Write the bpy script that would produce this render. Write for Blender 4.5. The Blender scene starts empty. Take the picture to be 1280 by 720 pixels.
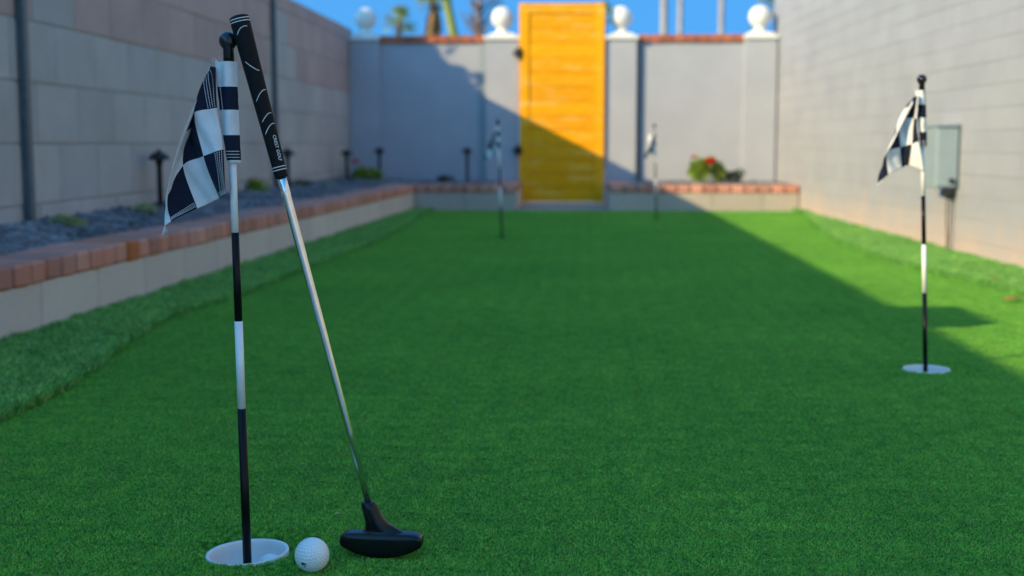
import bpy, bmesh, math, random
import numpy as np
from mathutils import Vector, Matrix

random.seed(7)
RNG = np.random.default_rng(11)
scene = bpy.context.scene
COL = scene.collection

# ------------------------------------------------------------------ camera
F_PX = 1600.0                       # focal length in pixels of a 1280 wide picture
PITCH = math.atan(180 / F_PX)
YAW = math.atan(85 / F_PX * math.cos(PITCH))
CAM = Vector((0, 0, 0.53))
cd = bpy.data.cameras.new('camera')
cd.sensor_width = 36
cd.lens = 36 * F_PX / 1280
cd.clip_start = 0.02
cd.clip_end = 2000
cam = bpy.data.objects.new('camera', cd)
cam.location = CAM
cam.rotation_euler = (math.pi / 2 - PITCH, 0, YAW)
COL.objects.link(cam)
scene.camera = cam
cd.dof.use_dof = True
cd.dof.focus_distance = 1.66
cd.dof.aperture_fstop = 4.4
RM = cam.rotation_euler.to_matrix()

# ------------------------------------------------------------------ sky and sun
SUN_TRAVEL = Vector((1.0, 0.72, -0.503)).normalized()
to_sun = -SUN_TRAVEL
elev = math.asin(to_sun.z)
w = bpy.data.worlds.new('World')
scene.world = w
w.use_nodes = True
nt = w.node_tree
bg = nt.nodes['Background']
sky = nt.nodes.new('ShaderNodeTexSky')
sky.sky_type = 'NISHITA'
sky.sun_disc = False
sky.sun_elevation = elev
sky.sun_rotation = math.atan2(to_sun.x, to_sun.y) % (2 * math.pi)
sky.air_density = 1.0
sky.dust_density = 4.0
sky.ozone_density = 4.0
# very clear desert air: the pale band Nishita draws at the horizon is lifted out of the whole sky alike
tc_ = nt.nodes.new('ShaderNodeTexCoord')
va_ = nt.nodes.new('ShaderNodeVectorMath')
va_.operation = 'ADD'
va_.inputs[1].default_value = (0, 0, 0.9)
vn_ = nt.nodes.new('ShaderNodeVectorMath')
vn_.operation = 'NORMALIZE'
nt.links.new(tc_.outputs['Generated'], va_.inputs[0])
nt.links.new(va_.outputs[0], vn_.inputs[0])
nt.links.new(vn_.outputs[0], sky.inputs[0])
wb = nt.nodes.new('ShaderNodeMix')            # camera white balance set for the low warm sun
wb.data_type = 'RGBA'
wb.blend_type = 'MULTIPLY'
wb.inputs[0].default_value = 1.0
wb.inputs[7].default_value = (0.37, 0.93, 1.09, 1)
nt.links.new(sky.outputs[0], wb.inputs[6])
nt.links.new(wb.outputs[2], bg.inputs[0])
bg.inputs[1].default_value = 0.15
sd = bpy.data.lights.new('sun', 'SUN')
sd.energy = 2.0
sd.angle = math.radians(0.5)
sd.color = (1.0, 0.78, 0.39)
so = bpy.data.objects.new('sun', sd)
so.rotation_euler = SUN_TRAVEL.to_track_quat('-Z', 'Y').to_euler()
so.location = (-6, -4, 6)
COL.objects.link(so)

scene.view_settings.view_transform = 'Standard'
scene.view_settings.look = 'None'
scene.view_settings.exposure = 1.65
scene.view_settings.gamma = 1
scene.render.engine = 'CYCLES'
scene.cycles.use_denoising = True
scene.cycles.max_bounces = 10
scene.cycles.diffuse_bounces = 8


# ------------------------------------------------------------------ helpers
def ray(px, py):
    return RM @ Vector(((px - 640) / F_PX, -(py - 360) / F_PX, -1))


def at(px, py, Y):
    """point on the line of sight at the depth Y of the yard"""
    d = ray(px, py)
    return CAM + d * ((Y - CAM.y) / d.y)


def gnd(px, py, z=0.0):
    d = ray(px, py)
    return CAM + d * ((z - CAM.z) / d.z)


def tag(o, label=None, cat=None, group=None, kind=None):
    if label: o['label'] = label
    if cat: o['category'] = cat
    if group: o['group'] = group
    if kind: o['kind'] = kind
    return o


def link(name, mesh, parent=None, loc=(0, 0, 0), rot=(0, 0, 0)):
    o = bpy.data.objects.new(name, mesh)
    COL.objects.link(o)
    o.location = loc
    o.rotation_euler = rot
    if parent is not None: o.parent = parent
    return o


def empty(name, loc=(0, 0, 0), rot=(0, 0, 0)):
    o = link(name, None, None, loc, rot)
    o.empty_display_size = 0.05
    return o


def copy_tree(o, parent=None):
    c = o.copy()
    COL.objects.link(c)
    c.parent = parent
    for ch in list(o.children):
        copy_tree(ch, c)
    return c


def mesh_from(name, verts, faces, mats, smooth=False, mi=None):
    me = bpy.data.meshes.new(name)
    me.from_pydata([tuple(v) for v in verts], [], faces)
    for m in (mats if isinstance(mats, (list, tuple)) else [mats]):
        me.materials.append(m)
    if mi is not None: me.polygons.foreach_set('material_index', mi)
    if smooth: me.polygons.foreach_set('use_smooth', [True] * len(me.polygons))
    me.update()
    return me


def bm_mesh(name, bm, mats, smooth=False):
    bmesh.ops.recalc_face_normals(bm, faces=bm.faces)
    me = bpy.data.meshes.new(name)
    bm.to_mesh(me)
    bm.free()
    for m in (mats if isinstance(mats, (list, tuple)) else [mats]):
        me.materials.append(m)
    if smooth: me.polygons.foreach_set('use_smooth', [True] * len(me.polygons))
    return me


def add_box(bm, lo, hi, bev=0.0, seg=1):
    r = bmesh.ops.create_cube(bm, size=1)
    c = [(a + b) / 2 for a, b in zip(lo, hi)]
    s = [b - a for a, b in zip(lo, hi)]
    for v in r['verts']:
        v.co = Vector((c[0] + v.co.x * s[0], c[1] + v.co.y * s[1], c[2] + v.co.z * s[2]))
    if bev:
        es = list({e for v in r['verts'] for e in v.link_edges})
        bmesh.ops.bevel(bm, geom=es, offset=bev, segments=seg, profile=0.5, affect='EDGES')


BOXES = {}


def box_mesh(size, mat, bev=0.004, jit=0.0, key=0):
    k = (tuple(round(s, 4) for s in size), mat.name, bev, key)
    if k not in BOXES:
        bm = bmesh.new()
        add_box(bm, [-s / 2 for s in size], [s / 2 for s in size], bev)
        if jit:
            rr = random.Random(key * 77 + 5)
            for v in bm.verts:
                v.co += Vector([rr.uniform(-jit, jit) for _ in range(3)])
        BOXES[k] = bm_mesh('piece', bm, mat)
    return BOXES[k]


def box(name, lo, hi, mat, parent=None, bev=0.0, seg=1):
    """box object whose origin is at its own centre"""
    c = [(a + b) / 2 for a, b in zip(lo, hi)]
    bm = bmesh.new()
    add_box(bm, [a - k for a, k in zip(lo, c)], [b - k for b, k in zip(hi, c)], bev, seg)
    return link(name, bm_mesh(name, bm, mat), parent, c)


def lathe(prof, n=24, axis=None):
    """verts, faces of a profile [(r, z)] turned about z"""
    V, Fc = [], []
    for r, z in prof:
        for k in range(n):
            a = 2 * math.pi * k / n
            V.append((r * math.cos(a), r * math.sin(a), z))
    for i in range(len(prof) - 1):
        for k in range(n):
            k2 = (k + 1) % n
            Fc.append((i * n + k, i * n + k2, (i + 1) * n + k2, (i + 1) * n + k))
    if prof[0][0] > 1e-6: Fc.append(tuple(reversed(range(n))))
    if prof[-1][0] > 1e-6: Fc.append(tuple((len(prof) - 1) * n + k for k in range(n)))
    return V, Fc


def tube(pts, radii, n=12, cap=True):
    V, Fc = [], []
    pts = [Vector(p) for p in pts]
    up = None
    for i, p in enumerate(pts):
        t = (pts[min(i + 1, len(pts) - 1)] - pts[max(i - 1, 0)]).normalized()
        if up is None:
            up = t.orthogonal().normalized()
        up = (up - t * up.dot(t)).normalized()
        s = t.cross(up)
        r = radii[i] if isinstance(radii, (list, tuple)) else radii
        for k in range(n):
            a = 2 * math.pi * k / n
            V.append(p + (up * math.cos(a) + s * math.sin(a)) * r)
    for i in range(len(pts) - 1):
        for k in range(n):
            k2 = (k + 1) % n
            Fc.append((i * n + k, i * n + k2, (i + 1) * n + k2, (i + 1) * n + k))
    if cap:
        Fc.append(tuple(reversed(range(n))))
        Fc.append(tuple((len(pts) - 1) * n + k for k in range(n)))
    return V, Fc


def merge(lst):
    V, Fc = [], []
    for v, f in lst:
        o = len(V)
        V += list(v)
        Fc += [tuple(i + o for i in q) for q in f]
    return V, Fc


# ------------------------------------------------------------------ materials
def nodes(name):
    m = bpy.data.materials.new(name)
    m.use_nodes = True
    t = m.node_tree
    return m, t, t.nodes['Principled BSDF']


def N(t, kind, **kw):
    n = t.nodes.new(kind)
    for k, v in kw.items():
        if k in n.inputs.keys(): n.inputs[k].default_value = v
        else: setattr(n, k, v)
    return n


def ramp(t, fac, stops):
    r = t.nodes.new('ShaderNodeValToRGB')
    while len(r.color_ramp.elements) < len(stops): r.color_ramp.elements.new(0.5)
    for e, (p, c) in zip(r.color_ramp.elements, stops):
        e.position = p
        e.color = (*c, 1)
    t.links.new(fac, r.inputs[0])
    return r.outputs[0]


def mix(t, a, b, fac, mode='MIX'):
    n = t.nodes.new('ShaderNodeMix')
    n.data_type = 'RGBA'
    n.blend_type = mode
    for sock, v in ((n.inputs[0], fac), (n.inputs[6], a), (n.inputs[7], b)):
        if hasattr(v, 'is_output'): t.links.new(v, sock)
        elif isinstance(v, tuple): sock.default_value = (*v, 1)
        else: sock.default_value = v
    return n.outputs[2]


def bump(t, p, h, dist, strength=1.0):
    b = N(t, 'ShaderNodeBump')
    b.inputs['Distance'].default_value = dist
    b.inputs['Strength'].default_value = strength
    t.links.new(h, b.inputs['Height'])
    t.links.new(b.outputs[0], p.inputs['Normal'])


def noise(t, scale, detail=4, coord='Object', rough=0.6, stretch=None):
    if coord == 'World':
        tc = N(t, 'ShaderNodeNewGeometry').outputs['Position']
    else:
        tc = N(t, 'ShaderNodeTexCoord').outputs[coord]
    if stretch:
        mp = N(t, 'ShaderNodeMapping')
        mp.inputs['Scale'].default_value = stretch
        t.links.new(tc, mp.inputs[0])
        tc = mp.outputs[0]
    n = N(t, 'ShaderNodeTexNoise')
    n.inputs['Scale'].default_value = scale
    n.inputs['Detail'].default_value = detail
    n.inputs['Roughness'].default_value = rough
    t.links.new(tc, n.inputs['Vector'])
    return n.outputs['Fac']


def masonry(name, a, b, fine=260, bdist=0.003, per_object=0.25, rough=0.9, stain=None, stain_top=0.3):
    """mottled mineral surface: two tones, broad patches, grit, every piece a bit different"""
    m, t, p = nodes(name)
    broad = noise(t, 3.2, 5, 'World')
    c = ramp(t, broad, [(0.3, a), (0.72, b)])
    grit = noise(t, fine, 3, 'World')
    c = mix(t, c, ramp(t, grit, [(0.35, (0.62, 0.62, 0.62)), (0.7, (1, 1, 1))]), 0.55, 'MULTIPLY')
    if per_object:
        oi = N(t, 'ShaderNodeObjectInfo')
        k = 1 - per_object
        c = mix(t, c, ramp(t, oi.outputs['Random'], [(0, (k, k, k * 1.02)), (1, (1.0, 1.0, 1.0))]), 1.0, 'MULTIPLY')
    if stain:
        g = N(t, 'ShaderNodeNewGeometry')
        sx = N(t, 'ShaderNodeSeparateXYZ')
        t.links.new(g.outputs['Position'], sx.inputs[0])
        ad = N(t, 'ShaderNodeMath', operation='MULTIPLY_ADD')
        ad.inputs[1].default_value = 0.35
        t.links.new(broad, ad.inputs[0])
        t.links.new(sx.outputs[2], ad.inputs[2])
        f = ramp(t, ad.outputs[0], [(0.12, (1, 1, 1)), (stain_top + 0.18, (0, 0, 0))])
        c = mix(t, c, stain, f)
    t.links.new(c, p.inputs['Base Color'])
    p.inputs['Roughness'].default_value = rough
    p.inputs['Specular IOR Level'].default_value = 0.25
    bump(t, p, grit, bdist, 0.7)
    return m


def plain(name, col, rough=0.5, metal=0.0, var=0.12, scale=40, bdist=0.0, spec=0.5):
    m, t, p = nodes(name)
    n = noise(t, scale, 4)
    d = tuple(max(0, c * (1 - var)) for c in col)
    u = tuple(min(1, c * (1 + var)) for c in col)
    t.links.new(ramp(t, n, [(0.3, d), (0.7, u)]), p.inputs['Base Color'])
    p.inputs['Roughness'].default_value = rough
    p.inputs['Metallic'].default_value = metal
    p.inputs['Specular IOR Level'].default_value = spec
    if bdist: bump(t, p, n, bdist)
    return m


M_block = masonry('grey_block', (0.52, 0.485, 0.46), (0.63, 0.595, 0.57), per_object=0.12)
M_pink = masonry('pinkish_block', (0.54, 0.40, 0.36), (0.66, 0.49, 0.44), per_object=0.12)
M_mortar = masonry('mortar', (0.38, 0.37, 0.345), (0.46, 0.45, 0.42), per_object=0)
M_bed = masonry('brick_mortar', (0.20, 0.155, 0.12), (0.30, 0.24, 0.19), per_object=0)
M_house = masonry('painted_block', (0.375, 0.385, 0.44), (0.43, 0.44, 0.495), per_object=0.06,
                  stain=(0.58, 0.44, 0.38), stain_top=0.22)
M_house_joint = masonry('painted_joint', (0.36, 0.37, 0.395), (0.41, 0.42, 0.445), per_object=0)
M_stucco = masonry('grey_stucco', (0.45, 0.465, 0.525), (0.51, 0.525, 0.585), per_object=0.05, bdist=0.004)
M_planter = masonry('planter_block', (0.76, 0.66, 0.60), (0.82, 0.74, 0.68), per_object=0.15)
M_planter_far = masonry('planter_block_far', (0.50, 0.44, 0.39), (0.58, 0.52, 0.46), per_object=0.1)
M_brick = masonry('red_brick', (0.76, 0.31, 0.22), (0.84, 0.43, 0.34), per_object=0.35, bdist=0.004)
M_brick_o = masonry('orange_brick', (0.60, 0.17, 0.06), (0.68, 0.24, 0.09), per_object=0.1, bdist=0.004)
M_clay = masonry('clay_cap_brick', (0.50, 0.14, 0.07), (0.62, 0.22, 0.11), per_object=0.3, bdist=0.004)
M_white = plain('white_painted_plaster', (0.78, 0.77, 0.74), 0.7, bdist=0.002)
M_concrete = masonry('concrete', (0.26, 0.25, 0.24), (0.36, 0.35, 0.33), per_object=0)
M_bounce_patio = masonry('pale_concrete', (0.58, 0.56, 0.52), (0.68, 0.66, 0.62), per_object=0)
M_joint_shade = plain('joint_in_shade', (0.28, 0.33, 0.36), 0.6)  # shaded look of the left gate joint put into the colour
M_soil = masonry('soil', (0.05, 0.045, 0.04), (0.10, 0.085, 0.07), per_object=0, bdist=0.01)
M_steel = plain('painted_steel_post', (0.075, 0.11, 0.13), 0.45, 0.0, 0.25)
M_blackmetal = plain('bronze_metal', (0.035, 0.028, 0.024), 0.45, 0.6, 0.3)
M_box = plain('grey_enamel', (0.27, 0.34, 0.39), 0.42, 0.0, 0.06, 12)
M_rubber = plain('black_rubber', (0.016, 0.016, 0.018), 0.55, 0, 0.2)
M_ground = masonry('desert_dirt', (0.25, 0.19, 0.14), (0.36, 0.29, 0.22), per_object=0, bdist=0.01)


def wood_material():
    m, t, p = nodes('orange_stained_wood')
    g = noise(t, 9, 6, 'Object', 0.65, (1.0, 6.0, 7.0))
    st = noise(t, 3.0, 3, 'World', 0.6, (1.0, 1.0, 5.0))
    c = ramp(t, g, [(0.3, (0.80, 0.34, 0.008)), (0.5, (0.90, 0.39, 0.010)), (0.72, (0.93, 0.45, 0.02))])
    c2 = mix(t, c, (0.93, 0.60, 0.18), ramp(t, st, [(0.54, (0, 0, 0)), (0.78, (0.75, 0.75, 0.75))]))
    oi = N(t, 'ShaderNodeObjectInfo')
    c3 = mix(t, c2, ramp(t, oi.outputs['Random'], [(0, (0.86, 0.84, 0.8)), (1, (1, 1, 1))]), 1.0, 'MULTIPLY')
    t.links.new(c3, p.inputs['Base Color'])
    p.inputs['Roughness'].default_value = 0.75
    p.inputs['Specular IOR Level'].default_value = 0.08
    bump(t, p, g, 0.002)
    return m


M_wood = wood_material()


def grass_material(name, dark, mid, light, dry, dry_amt=0.08, rough=0.55, trans=0.18):
    """blades: each blade has its own tone (attribute), broad patches on top"""
    m, t, p = nodes(name)
    at_ = N(t, 'ShaderNodeAttribute', attribute_name='tone')
    c = ramp(t, at_.outputs['Fac'], [(0.0, dark), (0.45, mid), (1 - dry_amt, light), (1 - dry_amt + 0.005, dry)])
    b = noise(t, 1.6, 4, 'World')
    c = mix(t, c, ramp(t, b, [(0.3, (0.80, 0.85, 0.84)), (0.7, (1.08, 1.04, 1.0))]), 1.0, 'MULTIPLY')
    b2 = noise(t, 22, 3, 'World')
    c = mix(t, c, ramp(t, b2, [(0.32, (0.72, 0.80, 0.86)), (0.68, (1.1, 1.05, 1.0))]), 1.0, 'MULTIPLY')
    t.links.new(c, p.inputs['Base Color'])
    p.inputs['Roughness'].default_value = rough
    p.inputs['Specular IOR Level'].default_value = 0.1
    tr = N(t, 'ShaderNodeBsdfTranslucent')
    t.links.new(c, tr.inputs[0])
    ms = N(t, 'ShaderNodeMixShader')
    ms.inputs[0].default_value = trans
    t.links.new(p.outputs[0], ms.inputs[1])
    t.links.new(tr.outputs[0], ms.inputs[2])
    t.links.new(ms.outputs[0], t.nodes['Material Output'].inputs[0])
    return m


M_green = grass_material('putting_turf', (0.010, 0.12, 0.03), (0.14, 0.57, 0.075), (0.46, 0.86, 0.13),
                         (0.50, 0.52, 0.16), 0.09)
M_fringe = grass_material('fringe_turf', (0.04, 0.22, 0.06), (0.21, 0.62, 0.13), (0.56, 0.84, 0.26),
                          (0.40, 0.42, 0.12), 0.07)


def sheet_material(name, a, b, k=300):
    m, t, p = nodes(name)
    n1 = noise(t, k, 2, 'World')
    t.links.new(ramp(t, n1, [(0.3, a), (0.7, b)]), p.inputs['Base Color'])
    p.inputs['Roughness'].default_value = 0.9
    p.inputs['Specular IOR Level'].default_value = 0.1
    return m


M_backing = sheet_material('turf_backing', (0.03, 0.20, 0.025), (0.07, 0.34, 0.04))
M_thatch = sheet_material('fringe_thatch', (0.02, 0.07, 0.018), (0.09, 0.14, 0.05))

# ------------------------------------------------------------------ yard layout (metres)
YB = 11.3            # face of the back wall
XL = -2.022           # face of the left wall
LW_TOP = 1.54


def XR(y):           # face of the house wall on the right
    return 1.700 + (YB - y) * 0.0235


def planter_x(y):    # face of the left planter
    return -1.32 - (10.2 - y) * 0.0282


# cups: position of the hole on the green
CUPS = [gnd(309.5, 693.0), gnd(1158, 463.5), gnd(628, 298), gnd(821, 276)]
CUP_R = 0.0535

# ------------------------------------------------------------------ ground
g = mesh_from('ground', [(-300, -300, -0.2), (300, -300, -0.2), (300, 300, -0.2), (-300, 300, -0.2)],
              [(0, 1, 2, 3)], M_ground)
tag(link('ground', g), kind='structure')


def sheet_with_holes(name, outline, holes, mat, z):
    bm = bmesh.new()
    edges = []
    for loop in [outline] + holes:
        vs = [bm.verts.new((x, y, z)) for x, y in loop]
        edges += [bm.edges.new((vs[i], vs[(i + 1) % len(vs)])) for i in range(len(vs))]
    bmesh.ops.triangle_fill(bm, use_beauty=True, use_dissolve=False, edges=edges)
    for f in bm.faces:
        if f.normal.z < 0: f.normal_flip()
    me = bpy.data.meshes.new(name)
    bm.to_mesh(me)
    bm.free()
    me.materials.append(mat)
    return tag(link(name, me), kind='structure')


Y0 = -4.0
YW = -1.3             # left wall cut short here so sun reaches the added patio behind the camera
YP0 = 1.22            # edge of that patio
holes = [[(c.x + (CUP_R + 0.0005) * math.cos(a), c.y + (CUP_R + 0.0005) * math.sin(a))
          for a in np.linspace(0, 2 * math.pi, 33)[:-1]] for c in CUPS]
# green edge against the fringe, left and right
LE = [gnd(*p) for p in [(0, 524.5), (42, 506), (84, 481), (126, 450), (169, 419), (211, 397), (253, 384),
                        (298, 371), (340, 353), (387, 335), (450, 310), (500, 285), (526, 268)]]
LE = [Vector((LE[0].x - 0.12, 0.9, 0)), Vector((LE[0].x - 0.03, 1.8, 0))] + LE
LE = [Vector((-1.0, Y0, 0))] + LE
RE = [gnd(*p) for p in [(1010, 272), (1025, 288), (1047, 303), (1090, 320), (1120, 330), (1155, 340), (1190, 349),
                        (1235, 359), (1280, 371)]]
RE = list(reversed(RE))
RE = [Vector((1.35, Y0, 0)), Vector((1.42, 0.5, 0)), Vector((1.46, 2.5, 0))] + RE
FRONT = 10.17         # face of the two far planters
LE.append(Vector((LE[-1].x + 0.02, FRONT, 0)))
RE.append(Vector((XR(FRONT) - 0.03, FRONT, 0)))


def edge_fn(pts):
    ys = np.array([p.y for p in pts]); xs = np.array([p.x for p in pts])
    o = np.argsort(ys)
    return lambda y: np.interp(y, ys[o], xs[o])


fL, fR = edge_fn(LE), edge_fn(RE)
outline = [(planter_x(YP0) + 0.0, YP0), (XR(YP0), YP0), (XR(FRONT), FRONT), (planter_x(FRONT), FRONT)]
sheet_with_holes('putting_green', outline, holes, M_backing, 0.0)
ysamp = np.linspace(YP0, FRONT, 90)
sheet_with_holes('lawn', [(planter_x(y), y) for y in ysamp] + [(float(fL(y)), y) for y in ysamp[::-1]], [], M_thatch, 0.004)
sheet_with_holes('lawn', [(float(fR(y)), y) for y in ysamp] + [(XR(y), y) for y in ysamp[::-1]], [], M_thatch, 0.004)


# ------------------------------------------------------------------ blades as instances on points
def blade_patch(name, size, n, h, wdt, lean, mat, curl=0.6, circle=False):
    rng = np.random.default_rng(len(name) + n)
    if circle:
        r = size / 2 * np.sqrt(rng.random(n)); a0 = rng.random(n) * 2 * np.pi
        bx, by = r * np.cos(a0), r * np.sin(a0)
    else:
        bx, by = (rng.random(n) - 0.5) * size, (rng.random(n) - 0.5) * size
    a = rng.random(n) * 2 * np.pi
    hh = h * (0.6 + 0.6 * rng.random(n))
    ln = lean * (0.2 + 1.0 * rng.random(n)) * hh
    ww = wdt * (0.7 + 0.6 * rng.random(n))
    dx, dy = np.cos(a), np.sin(a)
    b2 = a + (rng.random(n) - 0.5) * 2 * curl * 2
    ex, ey = np.cos(b2), np.sin(b2)
    wa = a + np.pi / 2 + (rng.random(n) - 0.5)
    wx, wy = np.cos(wa), np.sin(wa)
    V = np.zeros((n, 6, 3))
    tw = rng.random(n) * 0.5
    for k, (fz, fl, fw) in enumerate(((0, 0, 1.0), (0.62, 0.42, 0.9), (1.0, 1.0, 0.35))):
        cx = bx + (dx * min(fl, 0.5) + ex * max(fl - 0.5, 0)) * ln
        cy = by + (dy * min(fl, 0.5) + ey * max(fl - 0.5, 0)) * ln
        cz = hh * fz * (1 if k < 2 else (1 - 0.25 * rng.random(n)))
        for s, sg in ((0, -1), (1, 1)):
            V[:, 2 * k + s, 0] = cx + sg * wx * ww * fw / 2
            V[:, 2 * k + s, 1] = cy + sg * wy * ww * fw / 2
            V[:, 2 * k + s, 2] = cz + sg * ww * tw * 0.5 * fw * (k > 0)
    base = (np.arange(n) * 6)[:, None]
    Q = np.concatenate([base + np.array([[0, 1, 3, 2]]), base + np.array([[2, 3, 5, 4]])], axis=1).reshape(-1, 4)
    me = bpy.data.meshes.new(name)
    me.vertices.add(n * 6)
    me.vertices.foreach_set('co', V.reshape(-1))
    nf = len(Q)
    me.loops.add(nf * 4)
    me.polygons.add(nf)
    me.loops.foreach_set('vertex_index', Q.reshape(-1).astype(np.int32))
    me.polygons.foreach_set('loop_start', np.arange(nf) * 4)
    me.polygons.foreach_set('loop_total', np.full(nf, 4))
    tone = np.repeat(rng.random(n), 6)
    at_ = me.attributes.new('tone', 'FLOAT', 'POINT')
    at_.data.foreach_set('value', tone.astype(np.float32))
    me.materials.append(mat)
    me.update()
    me.validate()
    return bpy.data.objects.new(name, me)


def instancer(name, pts, rots, scales, src, label):
    """one object: points that carry copies of src through geometry nodes"""
    me = bpy.data.meshes.new(name)
    me.vertices.add(len(pts))
    me.vertices.foreach_set('co', np.asarray(pts, dtype=np.float32).reshape(-1))
    a = me.attributes.new('rot', 'FLOAT_VECTOR', 'POINT')
    a.data.foreach_set('vector', np.asarray(rots, dtype=np.float32).reshape(-1))
    a = me.attributes.new('siz', 'FLOAT', 'POINT')
    a.data.foreach_set('value', np.asarray(scales, dtype=np.float32))
    me.update()
    o = link(name, me)
    ng = bpy.data.node_groups.new(name, 'GeometryNodeTree')
    ng.interface.new_socket('Geometry', in_out='INPUT', socket_type='NodeSocketGeometry')
    ng.interface.new_socket('Geometry', in_out='OUTPUT', socket_type='NodeSocketGeometry')
    gi, go = ng.nodes.new('NodeGroupInput'), ng.nodes.new('NodeGroupOutput')
    ip = ng.nodes.new('GeometryNodeInstanceOnPoints')
    oi = ng.nodes.new('GeometryNodeObjectInfo')
    oi.inputs['Object'].default_value = src
    oi.inputs['As Instance'].default_value = True
    r = ng.nodes.new('GeometryNodeInputNamedAttribute'); r.data_type = 'FLOAT_VECTOR'; r.inputs[0].default_value = 'rot'
    s = ng.nodes.new('GeometryNodeInputNamedAttribute'); s.data_type = 'FLOAT'; s.inputs[0].default_value = 'siz'
    ng.links.new(gi.outputs[0], ip.inputs['Points'])
    ng.links.new(oi.outputs['Geometry'], ip.inputs['Instance'])
    ng.links.new(r.outputs['Attribute'], ip.inputs['Rotation'])
    ng.links.new(s.outputs['Attribute'], ip.inputs['Scale'])
    ng.links.new(ip.outputs[0], go.inputs[0])
    md = o.modifiers.new('copies', 'NODES')
    md.node_group = ng
    return tag(o, label, 'grass', kind='stuff')


T = 0.08
P_tile = blade_patch('green_tile', T * 1.04, 6000, 0.0064, 0.00085, 1.0, M_green)
P_tuft = blade_patch('green_tuft', 0.012, 110, 0.0064, 0.00085, 0.8, M_green, circle=True)
P_long = blade_patch('fringe_tile', 0.07, 480, 0.0225, 0.0018, 0.75, M_fringe, curl=0.4, circle=True)

big, small = [], []
gx = np.arange(-1.7, 2.0, T)
gy = np.arange(0.9, FRONT, T)
for y in gy:
    for x in gx:
        cx, cy = x + T / 2, y + T / 2
        l = max(float(fL(y)), float(fL(y + T))); r = min(float(fR(y)), float(fR(y + T)))
        l0 = min(float(fL(y)), float(fL(y + T))); r0 = max(float(fR(y)), float(fR(y + T)))
        if x + T < l0 or x > r0: continue
        nearcup = any(abs(cx - c.x) < T / 2 + CUP_R + 0.012 and abs(cy - c.y) < T / 2 + CUP_R + 0.012 for c in CUPS)
        if x > l and x + T < r and not nearcup and y + T < FRONT:
            big.append((cx, cy, 0.0))
        else:
            for i in range(10):
                for j in range(10):
                    px_ = x + (i + random.random()) * T / 10; py_ = y + (j + random.random()) * T / 10
                    if py_ > FRONT - 0.01 or not (fL(py_) - 0.01 < px_ < fR(py_) + 0.01): continue
                    if any(math.hypot(px_ - c.x, py_ - c.y) < CUP_R + 0.0065 for c in CUPS): continue
                    small.append((px_, py_, 0.0))
nb = len(big)
instancer('putting_turf', big, [(0, 0, math.pi / 2 * random.randrange(4)) for _ in big], [1.0] * nb, P_tile,
          'short curly dark green putting turf covering the whole green')
instancer('turf_edge', small, [(0, 0, random.random() * 6.28) for _ in small],
          [random.uniform(0.85, 1.1) for _ in small], P_tuft,
          'short turf fibres along the edge of the green and round the cups')
fr_l, fr_r = [], []
for y in np.arange(0.9, FRONT - 0.02, 0.042):
    for x in np.arange(planter_x(y) + 0.02, fL(y), 0.042):
        fr_l.append((x + random.uniform(-.018, .018), y + random.uniform(-.018, .018), 0.002))
    for k in range(3):
        fr_l.append((float(fL(y + 0.014 * k)) - 0.012, y + 0.014 * k, 0.006))
        fr_r.append((float(fR(y + 0.014 * k)) + 0.012, y + 0.014 * k, 0.006))
    for x in np.arange(fR(y) + 0.02, XR(y) - 0.01, 0.042):
        fr_r.append((x + random.uniform(-.018, .018), y + random.uniform(-.018, .018), 0.002))
for nm, L, lab in (('fringe_grass', fr_l, 'longer shaggy artificial grass strip along the brick topped planter'),
                   ('fringe_grass', fr_r, 'longer shaggy artificial grass strip along the pale house wall')):
    instancer(nm, L, [(random.uniform(-.15, .15), random.uniform(-.15, .15), random.random() * 6.28) for _ in L],
              [random.uniform(0.7, 1.15) for _ in L], P_long, lab)

# ------------------------------------------------------------------ block wall on the left
wall = tag(empty('block_wall', (XL, 7.0, 0)),
           'long shaded grey and pinkish concrete block wall behind the left planter', 'wall')
rows = [-0.12, 0.08, 0.305, 0.53, 0.755, 0.98, 1.205, 1.43, LW_TOP]
box('mortar_core', (-0.16, YW - 7.0, -0.2), (-0.005, YB + 0.15 - 7.0, LW_TOP - 0.006), M_mortar, wall)
POSTS = [4.58, 8.42]
rest = bmesh.new()
for ri in range(len(rows) - 1):
    z0, z1 = rows[ri], rows[ri + 1]
    sh = 0.11 if ri % 2 else 0.31
    y = Y0 + sh - 0.4 + 0.0
    y = 5.11 - 0.4 * 24 + (0.2 if ri % 2 == 0 else 0.0)
    while y < YB:
        a, b = max(y, YW), min(y + 0.4, YB)
        y += 0.4
        if b - a < 0.03: continue
        cy, cz = (a + b) / 2, (z0 + z1) / 2
        size = (0.05, b - a - 0.006, z1 - z0 - 0.006)
        dx = random.uniform(-0.0015, 0.0015)
        pink = z0 >= 0.97 and not (4.75 < cy < 5.12 and z0 < 1.0) and not (8.5 < cy < 9.1 and z0 < 1.1) \
            and not (8.5 < cy < 8.8 and z0 < 1.3)
        if a > 3.9 and z0 > 0.0:
            link('block', box_mesh(size, M_pink if pink else M_block, 0.004), wall,
                 (-0.025 + dx, cy - 7.0, cz))
        else:
            add_box(rest, (-0.05, a + 0.0045 - 7.0, z0 + 0.0045), (0, b - 0.0045 - 7.0, z1 - 0.0045))
tag(link('blocks_beyond_view', bm_mesh('blocks', rest, M_block), wall), kind='stuff')
for py_ in POSTS:
    bm = bmesh.new()
    add_box(bm, (0.002, -0.020, 0.0), (0.032, 0.020, LW_TOP + 0.02), 0.004)
    add_box(bm, (0.001, -0.026, LW_TOP + 0.02), (0.038, 0.026, LW_TOP + 0.030), 0.002)
    link('steel_post', bm_mesh('steel_post', bm, M_steel), wall, (0, py_ - 7.0, 0))
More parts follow.
